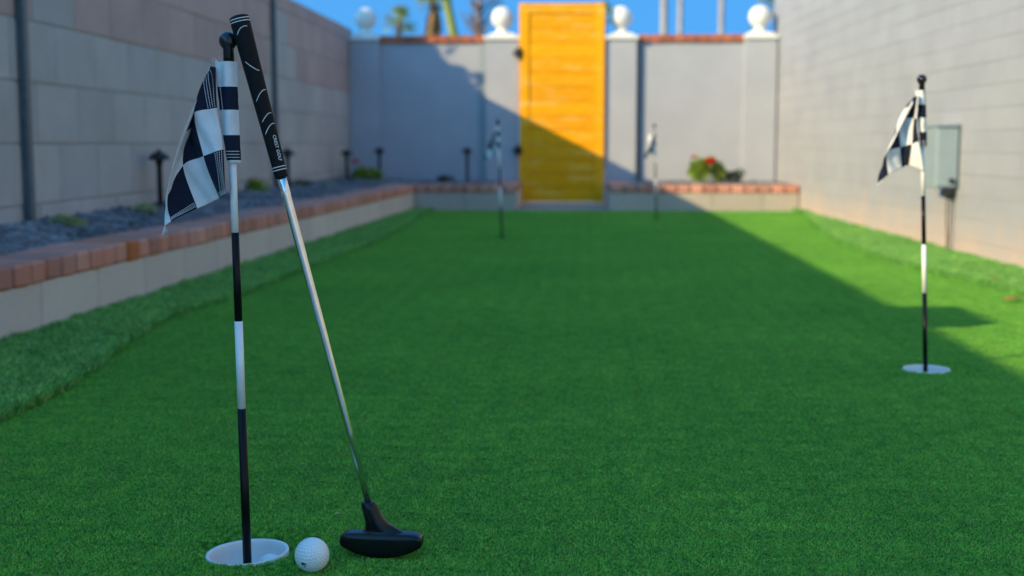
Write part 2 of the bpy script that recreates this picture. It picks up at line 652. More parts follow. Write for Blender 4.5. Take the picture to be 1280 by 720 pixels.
# pier of the same wall, left of the picture, whose cap throws the notch of shade on the green
pier_y = 3.93 - 0.72 * 3.1
bm = bmesh.new()
add_box(bm, (-0.20, -0.17, 0), (0.035, 0.17, LW_TOP + 0.005), 0.006)
add_box(bm, (-0.24, -0.20, LW_TOP + 0.005), (0.07, 0.20, LW_TOP + 0.075), 0.008)
link('pier', bm_mesh('pier', bm, M_block), wall, (0, pier_y - 7.0, 0))

# ------------------------------------------------------------------ house wall on the right
ang = math.atan(0.0235)
house = tag(empty('house_wall', (XR(YB), YB, 0), (0, 0, ang)),
            'tall sunlit pale grey painted block wall on the right with peach stained foot', 'wall')
# local frame: y negative towards the camera, x into the wall
HL = YB - Y0 + 0.2
box('joint_core', (0.0022, -HL, -0.2), (0.2, 0.25, 2.75), M_house, house)
rest = bmesh.new()
CH = 0.1015
cnt = []
ncourse = 27
for r in range(ncourse):
    z0 = r * CH - 0.02
    k = 0
    y = 0.2 - (0.2 if r % 2 else 0.0)
    while y > -HL:
        b, a = min(y, 0.2), max(y - 0.4, -HL)
        y -= 0.4
        if b - a < 0.05: continue
        cyw = YB + (a + b) / 2
        inview = cyw > 4.95 and z0 < 0.53 + 0.1125 * cyw + 0.05 and cyw < YB
        cnt.append((inview, cyw, z0, a, b))
seen = sorted([c for c in cnt if c[0]], key=lambda c: c[1])[:300]
sset = {(round(c[1], 3), round(c[2], 3)) for c in seen}
for c in cnt:
    _, cyw, z0, a, b = c
    if (round(cyw, 3), round(z0, 3)) in sset:
        link('block', box_mesh((0.05, b - a - 0.0018, CH - 0.003), M_house, 0.0014), house,
             (0.025 + random.uniform(-0.001, 0.001), (a + b) / 2, z0 + CH / 2))
    else:
        add_box(rest, (0, a + 0.003, z0 + 0.0035), (0.05, b - 0.003, z0 + CH - 0.0035))
tag(link('upper_blocks', bm_mesh('blocks', rest, M_house), house), kind='stuff')

# ------------------------------------------------------------------ back wall with its brick coping
def wx(px, Y=YB):
    return at(px, 180, Y).x


back = tag(empty('back_wall', (0, YB, 0)),
           'grey stuccoed back wall with a red brick coping, half in shade', 'wall')
WT = 1.405
segs = [(XL, wx(606)), (wx(793), XR(YB) + 0.02)]
for a, b in segs:
    box('stucco_panel', (a, 0.0, -0.15), (b, 0.16, WT), M_stucco, back, 0.003)
bricks = []
for a, b in ((wx(476), wx(606)), (wx(796), wx(929))):
    n = int(round((b - a) / 0.104))
    p_ = (b - a) / n
    for i in range(n):
        link('brick', box_mesh((p_ - 0.010, 0.215, 0.062), M_clay, 0.004, 0.002, i % 4), back,
             (a + (i + 0.5) * p_, 0.08, WT + 0.033), (0, 0, random.uniform(-0.01, 0.01)))
    box('mortar_bed', (a, -0.012, WT + 0.001), (b, 0.172, WT + 0.045), M_mortar, back)
# narrow dark joints beside gate pillars; the left one's colour carries its shade
for px_, hw_, mt_ in ((603, 0.026, M_joint_shade), (798, 0.021, M_steel)):
    x = wx(px_)
    box('steel_post', (x - hw_, -0.012, 0.0), (x + hw_, -0.001, WT - 0.005), mt_, back, 0.002)

FIN = [(0.0, 0.0), (0.075, 0.0), (0.078, 0.012), (0.062, 0.026), (0.045, 0.036), (0.042, 0.05)]
BALL = 0.098
for k in range(3, 25):
    a = -math.pi / 2 + math.pi * k / 24
    FIN.append((max(BALL * math.cos(a), 0.0), 0.05 + BALL * 0.93 + BALL * math.sin(a)))
fin_me = mesh_from('finial', *lathe(FIN[1:], 28), M_white, True)
PILL = [(437, 475, 'grey corner pillar in the shade with a white ball finial, beside the left wall'),
        (607, 648, 'grey pillar with white cap and ball finial left of the orange gate'),
        (756, 795, 'grey pillar with white cap and ball finial right of the orange gate'),
        (928, 969, 'sunlit corner pillar with white cap and ball finial against the house wall')]
for a, b, lab in PILL:
    xa, xb = wx(a, YB - 0.05), wx(b, YB - 0.05)
    if a == 437: xa = XL + 0.004
    if b == 969: xb = XR(YB) - 0.012
    cx = (xa + xb) / 2
    hw = (xb - xa) / 2
    root = tag(empty('wall_pillar', (cx, YB, 0)), lab, 'pillar', 'ball topped pillars of the back wall')
    box('shaft', (-hw, -0.06, 0), (hw, -0.0025, WT + 0.02), M_stucco, root, 0.004)
    ov = 0.014 if a != 437 else 0.003
    if b == 969: ov = 0.006
    bm = bmesh.new()
    add_box(bm, (-hw - ov, -0.085, WT + 0.021), (hw + ov, 0.2, WT + 0.055), 0.006, 2)
    add_box(bm, (-hw + 0.03, -0.05, WT + 0.0545), (hw - 0.03, 0.15, WT + 0.078), 0.006, 2)
    link('cap', bm_mesh('cap', bm, M_white), root)
    link('finial', fin_me, root, (0, 0.05, WT + 0.077))

# ------------------------------------------------------------------ gate
gx0, gx1 = wx(649, YB - 0.07), wx(755, YB - 0.07)
gate = tag(empty('gate', ((gx0 + gx1) / 2, YB - 0.07, 0)),
           'bright orange stained wooden gate of horizontal boards between two ball topped pillars', 'gate')
gw = (gx1 - gx0) / 2
GZ0, GZ1 = 0.025, 1.735
for s in (-1, 1):
    x0, x1 = sorted((s * gw, s * (gw - 0.085)))
    box('stile', (x0, -0.022, GZ0), (x1, 0.022, GZ1), M_wood, gate, 0.004)
box('top_rail', (-gw + 0.086, -0.020, GZ1 - 0.09), (gw - 0.086, 0.020, GZ1 - 0.001), M_wood, gate, 0.004)
nb_ = 13
zz = np.linspace(GZ0 + 0.004, GZ1 - 0.092, nb_ + 1)
for i in range(nb_):
    hgt = zz[i + 1] - zz[i]
    link('board', box_mesh((2 * gw - 0.174, 0.024, hgt - 0.004), M_wood, 0.0022, 0.0006, i), gate,
         (0, random.uniform(-0.002, 0.002), (zz[i] + zz[i + 1]) / 2))
box('backing', (-gw + 0.05, 0.014, GZ0 + 0.01), (gw - 0.05, 0.0195, GZ1 - 0.02), M_wood, gate)
for hz, nm in ((1.31, 'hinge'), (0.475, 'latch')):
    bm = bmesh.new()
    add_box(bm, (-gw - 0.05, -0.034, hz - 0.022), (-gw + 0.03, -0.023, hz + 0.022), 0.002)
    bmesh.ops.create_cone(bm, cap_ends=True, segments=12, radius1=0.014, radius2=0.014, depth=0.10,
                          matrix=Matrix.Translation((-gw - 0.006, -0.036, hz)))
    link(nm, bm_mesh(nm, bm, M_blackmetal), gate)
tag(box('bounce_patio', (-7, -9, -0.1), (XR(-3) - 0.01, YP0 - 0.004, 0.008), M_bounce_patio, None, 0.004), kind='structure')  # unseen slab added behind the camera to bounce light and show in the chrome
# gate threshold slab
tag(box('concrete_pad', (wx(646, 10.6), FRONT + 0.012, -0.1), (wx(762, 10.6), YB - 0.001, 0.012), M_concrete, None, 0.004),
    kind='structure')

# ------------------------------------------------------------------ planters
PT, BH = 0.208, 0.062


def planter_run(root, p0, p1, blocks_from=-99, left_normal=True, brick_from=3.1, special=None, M_planter=M_planter):
    """low block wall with header bricks on top from p0 to p1 (front face line), in world metres"""
    d = Vector((p1[0] - p0[0], p1[1] - p0[1], 0))
    L = d.length
    d.normalize()
    nrm = Vector((-d.y, d.x, 0))            # points into the bed
    rz = math.atan2(d.y, d.x)
    base = Vector((p0[0], p0[1], 0))
    o = root.location
    core = bmesh.new()
    add_box(core, (0, 0.006, -0.15), (L, 0.15, PT - BH - 0.001))
    link('mortar_core', bm_mesh('core', core, M_mortar), root, base - o, (0, 0, rz))
    s = 0
    rst = bmesh.new()
    while s < L - 0.02:
        e = min(s + 0.4, L)
        c = base + d * ((s + e) / 2)
        if c.y > blocks_from:
            link('block', box_mesh((e - s - 0.005, 0.03, PT - BH + 0.06), M_planter, 0.003), root,
                 c + nrm * 0.015 + Vector((0, 0, (PT - BH - 0.06) / 2 - 0.002)) - o, (0, 0, rz))
        else:
            add_box(rst, (s, 0, -0.06), (e - 0.005, 0.03, PT - BH - 0.002))
        s = e
    n = int(L / 0.1005)
    pit = L / n
    bed = bmesh.new()
    add_box(bed, (0, 0.022, PT - BH - 0.0005), (L, 0.205, PT - 0.010))
    link('mortar_bed', bm_mesh('bed', bed, M_bed), root, base - o, (0, 0, rz))
    for i in range(n):
        c = base + d * ((i + 0.5) * pit)
        if c.y > brick_from:
            mt = M_brick_o if (special and abs(c.y - special) < pit / 2) else M_brick
            b = link('brick', box_mesh((pit - 0.014, 0.215, BH), mt, 0.0065, 0.0018, i % 5), root,
                     c + nrm * (0.1 + random.uniform(-0.003, 0.003)) + Vector((0, 0, PT - BH / 2 + random.uniform(-.0015, .0015))) - o,
                     (0, 0, rz + random.uniform(-0.012, 0.012)))
            if mt is M_brick_o: b['label'] = 'brighter orange brick'
        else:
            add_box(rst, (i * pit + 0.004, -0.007, PT - BH), ((i + 1) * pit - 0.004, 0.208, PT))
    if len(rst.verts):
        tag(link('wall_beyond_view', bm_mesh('rest', rst, M_planter), root, base - o, (0, 0, rz)), kind='stuff')
    else:
        rst.free()


pl = tag(empty('planter', (planter_x(6), 6, 0)),
         'long low planter wall topped with red bricks along the left block wall', 'planter')
p0 = (planter_x(YW), YW)
sb = gnd(168, 313, PT - BH / 2)
planter_run(pl, p0, (planter_x(FRONT + 0.2), FRONT + 0.2), 3.0, True, 3.05, sb.y)
xa, xb = planter_x(FRONT) + 0.004, wx(645, FRONT)
pl2 = tag(empty('planter', ((xa + xb) / 2, FRONT, 0)),
          'short shaded brick topped planter at the far end, left of the gate', 'planter')
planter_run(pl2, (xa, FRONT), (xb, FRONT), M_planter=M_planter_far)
xc, xd = wx(763, FRONT), XR(FRONT) - 0.008
pl3 = tag(empty('planter', ((xc + xd) / 2, FRONT, 0)),
          'short brick topped planter at the far end, right of the gate, partly sunlit', 'planter')
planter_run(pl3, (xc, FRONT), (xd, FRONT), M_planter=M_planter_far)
# return walls that close the beds beside the gate
for root, x, s in ((pl2, xb, -1), (pl3, xc, 1)):
    x0, x1 = sorted((x, x + s * 0.15))
    box('end_wall', (x0 - root.location.x, 0.2165, -0.05), (x1 - root.location.x, YB - 0.062 - FRONT, PT - BH), M_planter, root, 0.003)
    n = 8
    for i in range(n):
        y0 = 0.222 + i * 0.1
        link('brick', box_mesh((0.2, 0.091, BH), M_brick, 0.004, 0.0018, i % 5), root,
             (x + s * 0.098 - root.location.x, y0 + 0.05, PT - BH / 2))

# soil beds inside the planters
def bed(name, poly, z, zfun):
    V = []
    Fc = []
    nx, ny = 6, 40
    for j in range(ny + 1):
        for i in range(nx + 1):
            x, y = poly(i / nx, j / ny)
            V.append((x, y, z + zfun(i / nx, j / ny)))
    for j in range(ny):
        for i in range(nx):
            a = j * (nx + 1) + i
            Fc.append((a, a + 1, a + nx + 2, a + nx + 1))
    return tag(link(name, mesh_from(name, V, Fc, M_soil)), kind='structure')


BZ = 0.185


def bed_left(u, v):
    y = YW + v * (YB - 0.02 - YW)
    xr = planter_x(min(y, FRONT)) - 0.19
    return XL + 0.001 + u * (xr - XL - 0.001), y


hump = lambda u, v: 0.045 * (1 - u) + 0.006 * math.sin(v * 37) * math.sin(u * 5)
bed('planter_soil', bed_left, BZ, hump)
bl = lambda u, v: (planter_x(FRONT) - 0.188 + u * (xb - 0.16 - planter_x(FRONT) + 0.188), FRONT + 0.2 + v * (YB - 0.004 - FRONT - 0.2))
br = lambda u, v: (xc + 0.16 + u * (xd - xc - 0.16 + 0.01), FRONT + 0.2 + v * (YB - 0.004 - FRONT - 0.2))
flat = lambda u, v: 0.0
bed('planter_soil', bl, BZ, flat)
bed('planter_soil', br, BZ, flat)

# dark gravel
M_rock = masonry('slate_gravel', (0.09, 0.095, 0.11), (0.42, 0.43, 0.46), fine=60, per_object=0.55, bdist=0.004, rough=0.7)
bm = bmesh.new()
bmesh.ops.create_icosphere(bm, subdivisions=2, radius=0.5)
rr = random.Random(3)
for v in bm.verts:
    v.co = Vector((v.co.x * 1.25, v.co.y * 0.9, v.co.z * 0.55)) * rr.uniform(0.8, 1.15)
rock = bpy.data.objects.new('rock', bm_mesh('rock', bm, M_rock))


def gravel(fn, n, label, zf=None):
    P, R, S = [], [], []
    for _ in range(n):
        u, v = random.random(), random.random()
        x, y = fn(u, v)
        if y < 2.6: continue
        P.append((x, y, BZ + (hump(u, v) if zf else 0) + random.uniform(0.0, 0.014)))
        R.append((random.uniform(-.6, .6), random.uniform(-.6, .6), random.random() * 6.28))
        S.append(random.uniform(0.022, 0.055))
    o = instancer('gravel', P, R, S, rock, label)
    o['category'] = 'gravel'


gravel(lambda u, v: bed_left(u, 0.3 + 0.7 * v), 9000, 'dark slate gravel filling the long left planter', True)
gravel(bl, 2200, 'dark gravel in the far planter left of the gate')
gravel(br, 2400, 'dark gravel in the far planter right of the gate')


# ------------------------------------------------------------------ path lights
def path_light():
    r = empty('path_light')
    post = [(0.012, -0.02), (0.012, 0.235), (0.016, 0.237), (0.016, 0.25), (0.020, 0.252), (0.020, 0.268)]
    link('post', mesh_from('post', *lathe(post, 16), M_blackmetal, True), r)
    sh = [(0.021, 0.262), (0.050, 0.262), (0.051, 0.266), (0.046, 0.276), (0.034, 0.290), (0.020, 0.298),
          (0.009, 0.301), (0.008, 0.309), (0.0001, 0.312)]
    link('lamp_shade', mesh_from('lamp_shade', *lathe(sh, 24), M_blackmetal, True), r)
    return r


PLAB = ['black path light nearest the camera, standing in the gravel of the left planter',
        'black path light in the left planter, partly behind the putter grip',
        'black path light beside the pink flowering bush, close to the block wall',
        'black path light in front of the shaded corner pillar, right of the pink flower',
        'black path light by itself in the far planter left of the gate']
pp = path_light()
for i, (x, y, h) in enumerate([(-1.945, 5.86, 1.0), (-1.915, 8.35, 1.0), (-1.89, 10.35, 0.95), (wx(474, 10.95), 10.95, 1.0),
                               (wx(584, 10.95), 10.95, 1.0)]):
    o = pp if i == 0 else copy_tree(pp)
    o.location = (x, y, BZ + 0.01)
    o.scale = (1, 1, h)
    tag(o, PLAB[i], 'path light', 'path lights in the planters')


# ------------------------------------------------------------------ small plants
def leaf_material(name, a, b):
    m, t, p = nodes(name)
    n = noise(t, 30, 3)
    c = ramp(t, n, [(0.3, a), (0.7, b)])
    t.links.new(c, p.inputs['Base Color'])
    p.inputs['Roughness'].default_value = 0.5
    tr = N(t, 'ShaderNodeBsdfTranslucent')
    t.links.new(c, tr.inputs[0])
    ms = N(t, 'ShaderNodeMixShader')
    ms.inputs[0].default_value = 0.25
    t.links.new(p.outputs[0], ms.inputs[1]); t.links.new(tr.outputs[0], ms.inputs[2])
    t.links.new(ms.outputs[0], t.nodes['Material Output'].inputs[0])
    return m


M_leaf = leaf_material('leaf_green', (0.07, 0.18, 0.02), (0.16, 0.34, 0.04))
M_leafd = leaf_material('leaf_dark', (0.02, 0.05, 0.02), (0.06, 0.10, 0.04))
M_leafp = leaf_material('leaf_pale', (0.26, 0.34, 0.12), (0.52, 0.58, 0.30))
M_leafy = leaf_material('leaf_yellow_green', (0.14, 0.26, 0.015), (0.34, 0.46, 0.03))  # brighter yellow-green leaves
M_red = plain('red_petals', (0.75, 0.07, 0.03), 0.6)
M_pinkf = plain('pink_petals', (0.80, 0.28, 0.22), 0.6)
M_twig = plain('twig', (0.16, 0.11, 0.07), 0.8)


def leaves(n, rx, ry, rz, size, seed, clump=9, taper=0.5):
    rg = random.Random(seed)
    V, Fc = [], []
    cl = []
    for _ in range(clump):
        a, e = rg.random() * 6.28, rg.uniform(-0.1, 1.0)
        q = rg.uniform(0.35, 0.8)
        cl.append((rx * q * math.cos(a) * math.cos(e), ry * q * math.sin(a) * math.cos(e), rz * (0.45 + 0.55 * q * math.sin(e)), rg.uniform(0.3, 0.5)))
    for _ in range(n):
        c = rg.choice(cl)
        d = Vector((rg.gauss(0, 1), rg.gauss(0, 1), rg.gauss(0, 1))).normalized()
        k = c[3] * rg.uniform(0.5, 1.0)
        p = Vector((c[0] + d.x * rx * k, c[1] + d.y * ry * k, max(0.004, c[2] + d.z * rz * k * 0.9)))
        t1 = (d + Vector((rg.uniform(-.8, .8), rg.uniform(-.8, .8), rg.uniform(-.2, .9)))).normalized()
        t2 = t1.cross(Vector((rg.uniform(-1, 1), rg.uniform(-1, 1), rg.uniform(-1, 1)))).normalized()
        s = size * rg.uniform(0.6, 1.25)
        b = len(V)
        V += [p, p + t1 * s * 0.5 + t2 * s * 0.28, p + t1 * s, p + t1 * s * 0.5 - t2 * s * 0.28]
        Fc.append((b, b + 1, b + 2, b + 3))
    return V, Fc, cl


def shrub(name, loc, r, h, mat, label, size=0.02, n=700, seed=1, flowers=(), fmat=None, fr=0.02):
    root = tag(empty(name, loc), label, 'shrub')
    V, Fc, cl = leaves(n, r, r, h, size, seed)
    o = link('foliage', mesh_from('foliage', V, Fc, mat), root)
    st = [tube([(0, 0, -0.01), (c[0] * 0.4, c[1] * 0.4, c[2] * 0.5), (c[0], c[1], c[2])], [0.004, 0.003, 0.0015], 6) for c in cl]
    link('stems', mesh_from('stems', *merge(st), M_twig), root)
    for k, (fx, fy, fz) in enumerate(flowers):
        rg = random.Random(k)
        Vf, Ff = [], []
        for ring, (npet, tilt, sc) in enumerate(((6, 0.35, 1.0), (5, 0.9, 0.7))):
            for i in range(npet):
                a = 6.283 * (i + ring * 0.5) / npet + rg.uniform(-.15, .15)
                d = Vector((math.cos(a) * math.cos(tilt), math.sin(a) * math.cos(tilt), math.sin(tilt)))
                s = Vector((-math.sin(a), math.cos(a), 0)) * fr * 0.42 * sc
                b = len(Vf)
                c = Vector((0, 0, 0))
                Vf += [c, c + d * fr * 0.6 * sc + s, c + d * fr * sc, c + d * fr * 0.6 * sc - s]
                Ff.append((b, b + 1, b + 2, b + 3))
        link('flower', mesh_from('flower', Vf, Ff, fmat), root, (fx, fy, fz))
    return root


def on_bed(px, Y):
    p = at(px, 230, Y)
    return (p.x, Y, BZ + 0.015)


q1, q2, q3, q4, q5 = gnd(84, 284, 0.225), gnd(184, 268, 0.225), gnd(316, 248, 0.20), gnd(376, 240, 0.20), gnd(405, 236, 0.20)
shrub('cushion_plant', (q1.x, q1.y, 0.215), 0.08, 0.05, M_leafp, 'low pale green cushion plant in the gravel beside the near steel post', 0.012, 900, 2)
shrub('cushion_plant', (q2.x, q2.y, 0.215), 0.07, 0.055, M_leafp, 'small olive green plant at the foot of the nearest path light', 0.012, 700, 3)
shrub('shrub', (q3.x, q3.y, BZ + 0.015), 0.085, 0.11, M_leafy, 'bright green rounded shrub seen just right of the near flagstick', 0.02, 800, 4,
      [(0.0, -0.05, 0.115), (0.03, -0.03, 0.125)], M_red, 0.018)
shrub('shrub', (q4.x, q4.y, BZ + 0.015), 0.08, 0.075, M_leafd, 'small dark plant at the foot of the path light behind the putter grip', 0.018, 500, 5)
shrub('cushion_plant', (q5.x, q5.y, BZ + 0.015), 0.10, 0.05, M_leafp, 'low pale plant in the far part of the left planter', 0.014, 600, 6)
pf = on_bed(457, 10.75)
shrub('flowering_bush', pf, 0.14, 0.13, M_leafy, 'green bush with a pink flower in the shaded back left corner', 0.03, 900, 7,
      [(-0.07, -0.06, 0.165), (-0.055, -0.04, 0.185), (-0.085, -0.03, 0.18)], M_pinkf, 0.045)
shrub('shrub', on_bed(437, 10.45), 0.07, 0.06, M_leafd, 'tiny dark plant beside the path light at the foot of the block wall', 0.018, 350, 8)
shrub('shrub', on_bed(556, 10.9), 0.08, 0.06, M_leafd, 'low dark plant in the far planter left of the lone path light', 0.02, 350, 9)
shrub('flowering_bush', on_bed(881, 10.75), 0.14, 0.21, M_leafy, 'bright green bush with red orange flowers in the sunlit far planter', 0.035, 1100, 10,
      [(0.02, -0.10, 0.17), (0.045, -0.08, 0.2), (-0.10, -0.05, 0.215), (0.0, -0.11, 0.19), (0.03, -0.12, 0.16), (0.05, -0.1, 0.18)], M_red, 0.05)
shrub('shrub', on_bed(914, 10.8), 0.15, 0.10, M_leafd, 'low dark spreading plant right of the red flowering bush', 0.028, 500, 11)

# ------------------------------------------------------------------ transformer box on the house wall
YN = min(np.linspace(5.5, 7.5, 400), key=lambda y: abs(at(1199, 200, y).x - XR(y)))
YN = float(YN)
bx = tag(empty('transformer_box', (XR(YN), YN, 0), (0, 0, ang)),
         'grey green metal electrical box on the sunlit house wall behind the right flag', 'electrical box')
ZA, ZB = 0.318, 0.612
box('housing', (-0.112, 0.0, ZA), (-0.002, 0.22, ZB), M_box, bx, 0.006, 2)
box('door', (-0.108, -0.0085, ZA + 0.008), (-0.008, -0.0005, ZB - 0.008), M_box, bx, 0.003)
box('hood', (-0.120, -0.014, ZB + 0.0005), (-0.002, 0.228, ZB + 0.010), M_box, bx, 0.003)
box('back_plate', (-0.0019, -0.012, ZA - 0.01), (0.004, 0.235, ZB + 0.014), M_steel, bx, 0.001)
bm = bmesh.new()
bmesh.ops.create_cone(bm, cap_ends=True, segments=20, radius1=0.014, radius2=0.012, depth=0.012,
                      matrix=Matrix.Translation((-0.035, -0.0145, ZA + 0.035)) @ Matrix.Rotation(math.pi / 2, 4, 'X'))
link('latch', bm_mesh('latch', bm, M_blackmetal), bx)
bm = bmesh.new()
add_box(bm, (-0.055, 0.01, ZA - 0.038), (-0.012, 0.06, ZA - 0.0005), 0.008, 2)
add_box(bm, (-0.046, 0.02, ZA - 0.055), (-0.022, 0.05, ZA - 0.037), 0.006, 2)
link('plug', bm_mesh('plug', bm, M_rubber), bx)
for k, dx in enumerate((-0.042, -0.024)):
    pts = [(dx, 0.03, ZA - 0.05), (dx + 0.002, 0.032, 0.15), (dx + 0.008 * (1 - k), 0.03, 0.08), (dx + 0.004, 0.03, 0.0)]
    link('cable', mesh_from('cable', *tube(pts, 0.0035, 8), M_rubber, True), bx)


# ------------------------------------------------------------------ cups
M_cup = plain('white_cup_plastic', (0.80, 0.81, 0.82), 0.35, 0, 0.03)
CLAB = ['white plastic cup in the green at the foot of the near flagstick',
        'white plastic cup in the green at the foot of the right hand flagstick',
        'white cup at the foot of the far flagstick left of centre',
        'white cup at the foot of the farthest flagstick, in front of the right far planter']
CUPD = 0.047
prof = [(CUP_R - 0.004, 0.0045), (CUP_R - 0.0005, 0.0058), (CUP_R, 0.004), (CUP_R, -CUPD - 0.004), (0.0001, -CUPD - 0.004)]
prof_in = [(CUP_R - 0.004, 0.0045), (CUP_R - 0.0048, 0.002), (CUP_R - 0.0034, -0.006), (CUP_R - 0.0030, -CUPD), (0.0001, -CUPD)]
v1, f1 = lathe(prof, 48)
v2, f2 = lathe(list(reversed(prof_in)), 48)
cup_me = mesh_from('golf_cup', *merge([(v1, [q for q in f1 if len(q) == 4]), (v2, [q for q in f2 if len(q) == 4])]), M_cup, True)
for i, c in enumerate(CUPS):
    o = link('golf_cup', cup_me, None, (c.x, c.y, 0 if i < 2 else -0.009))
    if i == 0:
        o.rotation_euler = (0, math.radians(-2.6), 0)
        o.location.z = -0.0012
    tag(o, CLAB[i], 'golf cup', 'cups set in the green')
CUPS_OBJ = None

# ------------------------------------------------------------------ flagsticks
M_pw = plain('white_gloss_paint', (0.80, 0.80, 0.80), 0.3, 0, 0.04)
M_pb = plain('black_gloss_paint', (0.005, 0.005, 0.006), 0.3, 0, 0.2, spec=0.2)
M_knob = plain('black_plastic_knob', (0.012, 0.012, 0.014), 0.12, 0, 0.1)


def cloth_material(name, col):
    m, t, p = nodes(name)
    n = noise(t, 1500, 2)
    n2 = noise(t, 45, 4)
    c = ramp(t, n2, [(0.25, tuple(k * 0.86 for k in col)), (0.7, col)])
    t.links.new(c, p.inputs['Base Color'])
    p.inputs['Roughness'].default_value = 0.7
    p.inputs['Sheen Weight'].default_value = 0.02
    p.inputs['Specular IOR Level'].default_value = 0.15
    bump(t, p, n, 0.0006)
    return m


M_cw = cloth_material('white_nylon', (0.74, 0.74, 0.75))
M_cb = cloth_material('navy_black_nylon', (0.009, 0.014, 0.034))
M_thread = plain('white_thread', (0.75, 0.75, 0.76), 0.8)


def catmull(P, t):
    """P: (n, ...) control points, t in [0, n-1]"""
    n = len(P)
    i = min(int(t), n - 2)
    f = t - i
    p0, p1, p2, p3 = P[max(i - 1, 0)], P[i], P[i + 1], P[min(i + 2, n - 1)]
    return 0.5 * ((2 * p1) + (-p0 + p2) * f + (2 * p0 - 5 * p1 + 4 * p2 - p3) * f * f + (-p0 + 3 * p1 - 3 * p2 + p3) * f ** 3)


def flagstick(base, cup_px, top_px, sleeve, grid, label, first_white, depth_amp=0.012):
    """base: cup centre; sleeve: [(y px, left px, right px)], grid[u][v] = (px, py) corners of the checks"""
    Y = base.y
    root = tag(empty('flagstick', (base.x, base.y, -CUPD + 0.002)), label, 'flagstick', 'checkered flagsticks standing in the cups')
    o = root.location
    bot = Vector((base.x, Y, -CUPD + 0.002))
    top = at(top_px[0], top_px[1], Y)
    ax = (top - bot)
    L = ax.length
    ax.normalize()
    q = Vector((0, 0, 1)).rotation_difference(ax).to_euler()
    pr = 0.0056
    # bands: black at the foot then white, black, white and so on
    first = first_white
    marks = [0.0, first]
    while marks[-1] + 0.113 < L - 0.001: marks.append(marks[-1] + 0.113)
    marks.append(L)
    for i in range(len(marks) - 1):
        a, b = marks[i], marks[i + 1]
        r = pr - 0.00035 * i
        V, Fc = lathe([(r, a), (r, b)], 20)
        link('pole_band', mesh_from('pole_band', V, Fc, M_pb if i % 2 == 0 and a < L - 0.2 else M_pw, True), root, (0, 0, 0), q)
    kn = [(0.0001, L - 0.012), (0.0068, L - 0.012), (0.0066, L + 0.0135)]
    for k in range(6, 20):
        a = -math.pi / 2 + math.pi * k / 19
        kn.append((max(0.0114 * math.cos(a), 1e-4), L + 0.0235 + 0.0112 * math.sin(a)))
    link('knob', mesh_from('knob', *lathe(kn, 28), M_knob, True), root, (0, 0, 0), q)
    # cloth sleeve round the pole
    ring = 36
    V, Fc, mi = [], [], []
    ys = np.linspace(sleeve[0][0], sleeve[-1][0], 49)
    yy = [s[0] for s in sleeve]
    for j, y in enumerate(ys):
        l = np.interp(y, yy, [s[1] for s in sleeve]); r = np.interp(y, yy, [s[2] for s in sleeve])
        pl_, pr_ = at(l, y, Y), at(r, y, Y)
        c = (pl_ + pr_) / 2
        hw = (pr_ - pl_).length / 2 * (1 + 0.015 * math.sin(j * 0.9))
        # pole centre at this height
        tt = (c.z - bot.z) / ax.z
        pc = bot + ax * tt
        for k in range(ring):
            a = 2 * math.pi * k / ring
            x = c.x + hw * math.cos(a)
            dpole = x - pc.x
            thick = max(0.0016, math.sqrt(max(0.0, 0.0092 ** 2 - min(abs(dpole), 0.0092) ** 2)))
            thick = max(thick, 0.0017 + 0.001 * abs(math.sin(a)))
            V.append(Vector((x, Y + thick * math.sin(a) * (1 + 0.06 * math.sin(j * 0.7 + k * 0.5)), c.z)) - o)
    for j in range(48):
        for k in range(ring):
            Fc.append((j * ring + k, j * ring + (k + 1) % ring, (j + 1) * ring + (k + 1) % ring, (j + 1) * ring + k))
            mi.append(0 if int((j + 0.0) / 48 * 4 + (0.12 if j > 12 else 0.0)) % 2 == 0 else 1)
    sl = link('sleeve', mesh_from('sleeve', V, Fc, [M_cw, M_cb], True, mi), root)
    # hanging cloth
    G = np.array([[list(p) for p in colm] for colm in grid], dtype=float)      # u, v, 2
    nu, nv = G.shape[0], G.shape[1]
    SUB = 12

    def surf(u, v):
        cols = np.array([catmull(G[k], v) for k in range(nu)])
        p = catmull(cols, u)
        w_ = at(p[0], p[1], Y)
        return Vector((w_.x, Y - 0.003 - depth_amp * math.sin(u * 2.1 + 0.5 * v) - 0.003 * math.sin(3.1 * v + u) + 0.002 * math.sin(9 * u + 4 * v), w_.z)) - o
    V, Fc, mi = [], [], []
    NU, NV = (nu - 1) * SUB, (nv - 1) * SUB
    for i in range(NU + 1):
        for j in range(NV + 1):
            V.append(surf(i / SUB, j / SUB))
    par = grid_parity[id(grid)]
    for i in range(NU):
        for j in range(NV):
            a = i * (NV + 1) + j
            Fc.append((a, a + 1, a + NV + 2, a + NV + 1))
            mi.append(0 if (i // SUB == 3 and j // SUB < 2) else ((i // SUB + j // SUB) + par) % 2)
    fl = link('flag', mesh_from('flag', V, Fc, [M_cw, M_cb], True, mi), root)
    md = fl.modifiers.new('thickness', 'SOLIDIFY')
    md.thickness = 0.0006
    # stitching: dashes laid on the camera side of the cloth
    st = []

    def seam(path, n, gap=0.45, lift=0.0011, r=0.00042):
        for k in range(n):
            a, b = path(k / n), path((k + 1 - gap) / n)
            st.append(tube([a + Vector((0, -lift, 0)), (a + b) / 2 + Vector((0, -lift - 0.0003, 0)), b + Vector((0, -lift, 0))], r, 5))
    unit = 1.0 if Y < 2 else 0.56

    def uu(off, v):
        wpx = float(np.linalg.norm(catmull(G[1], v) - catmull(G[0], v)))
        return min(0.93, off * unit / max(wpx, 0.5))
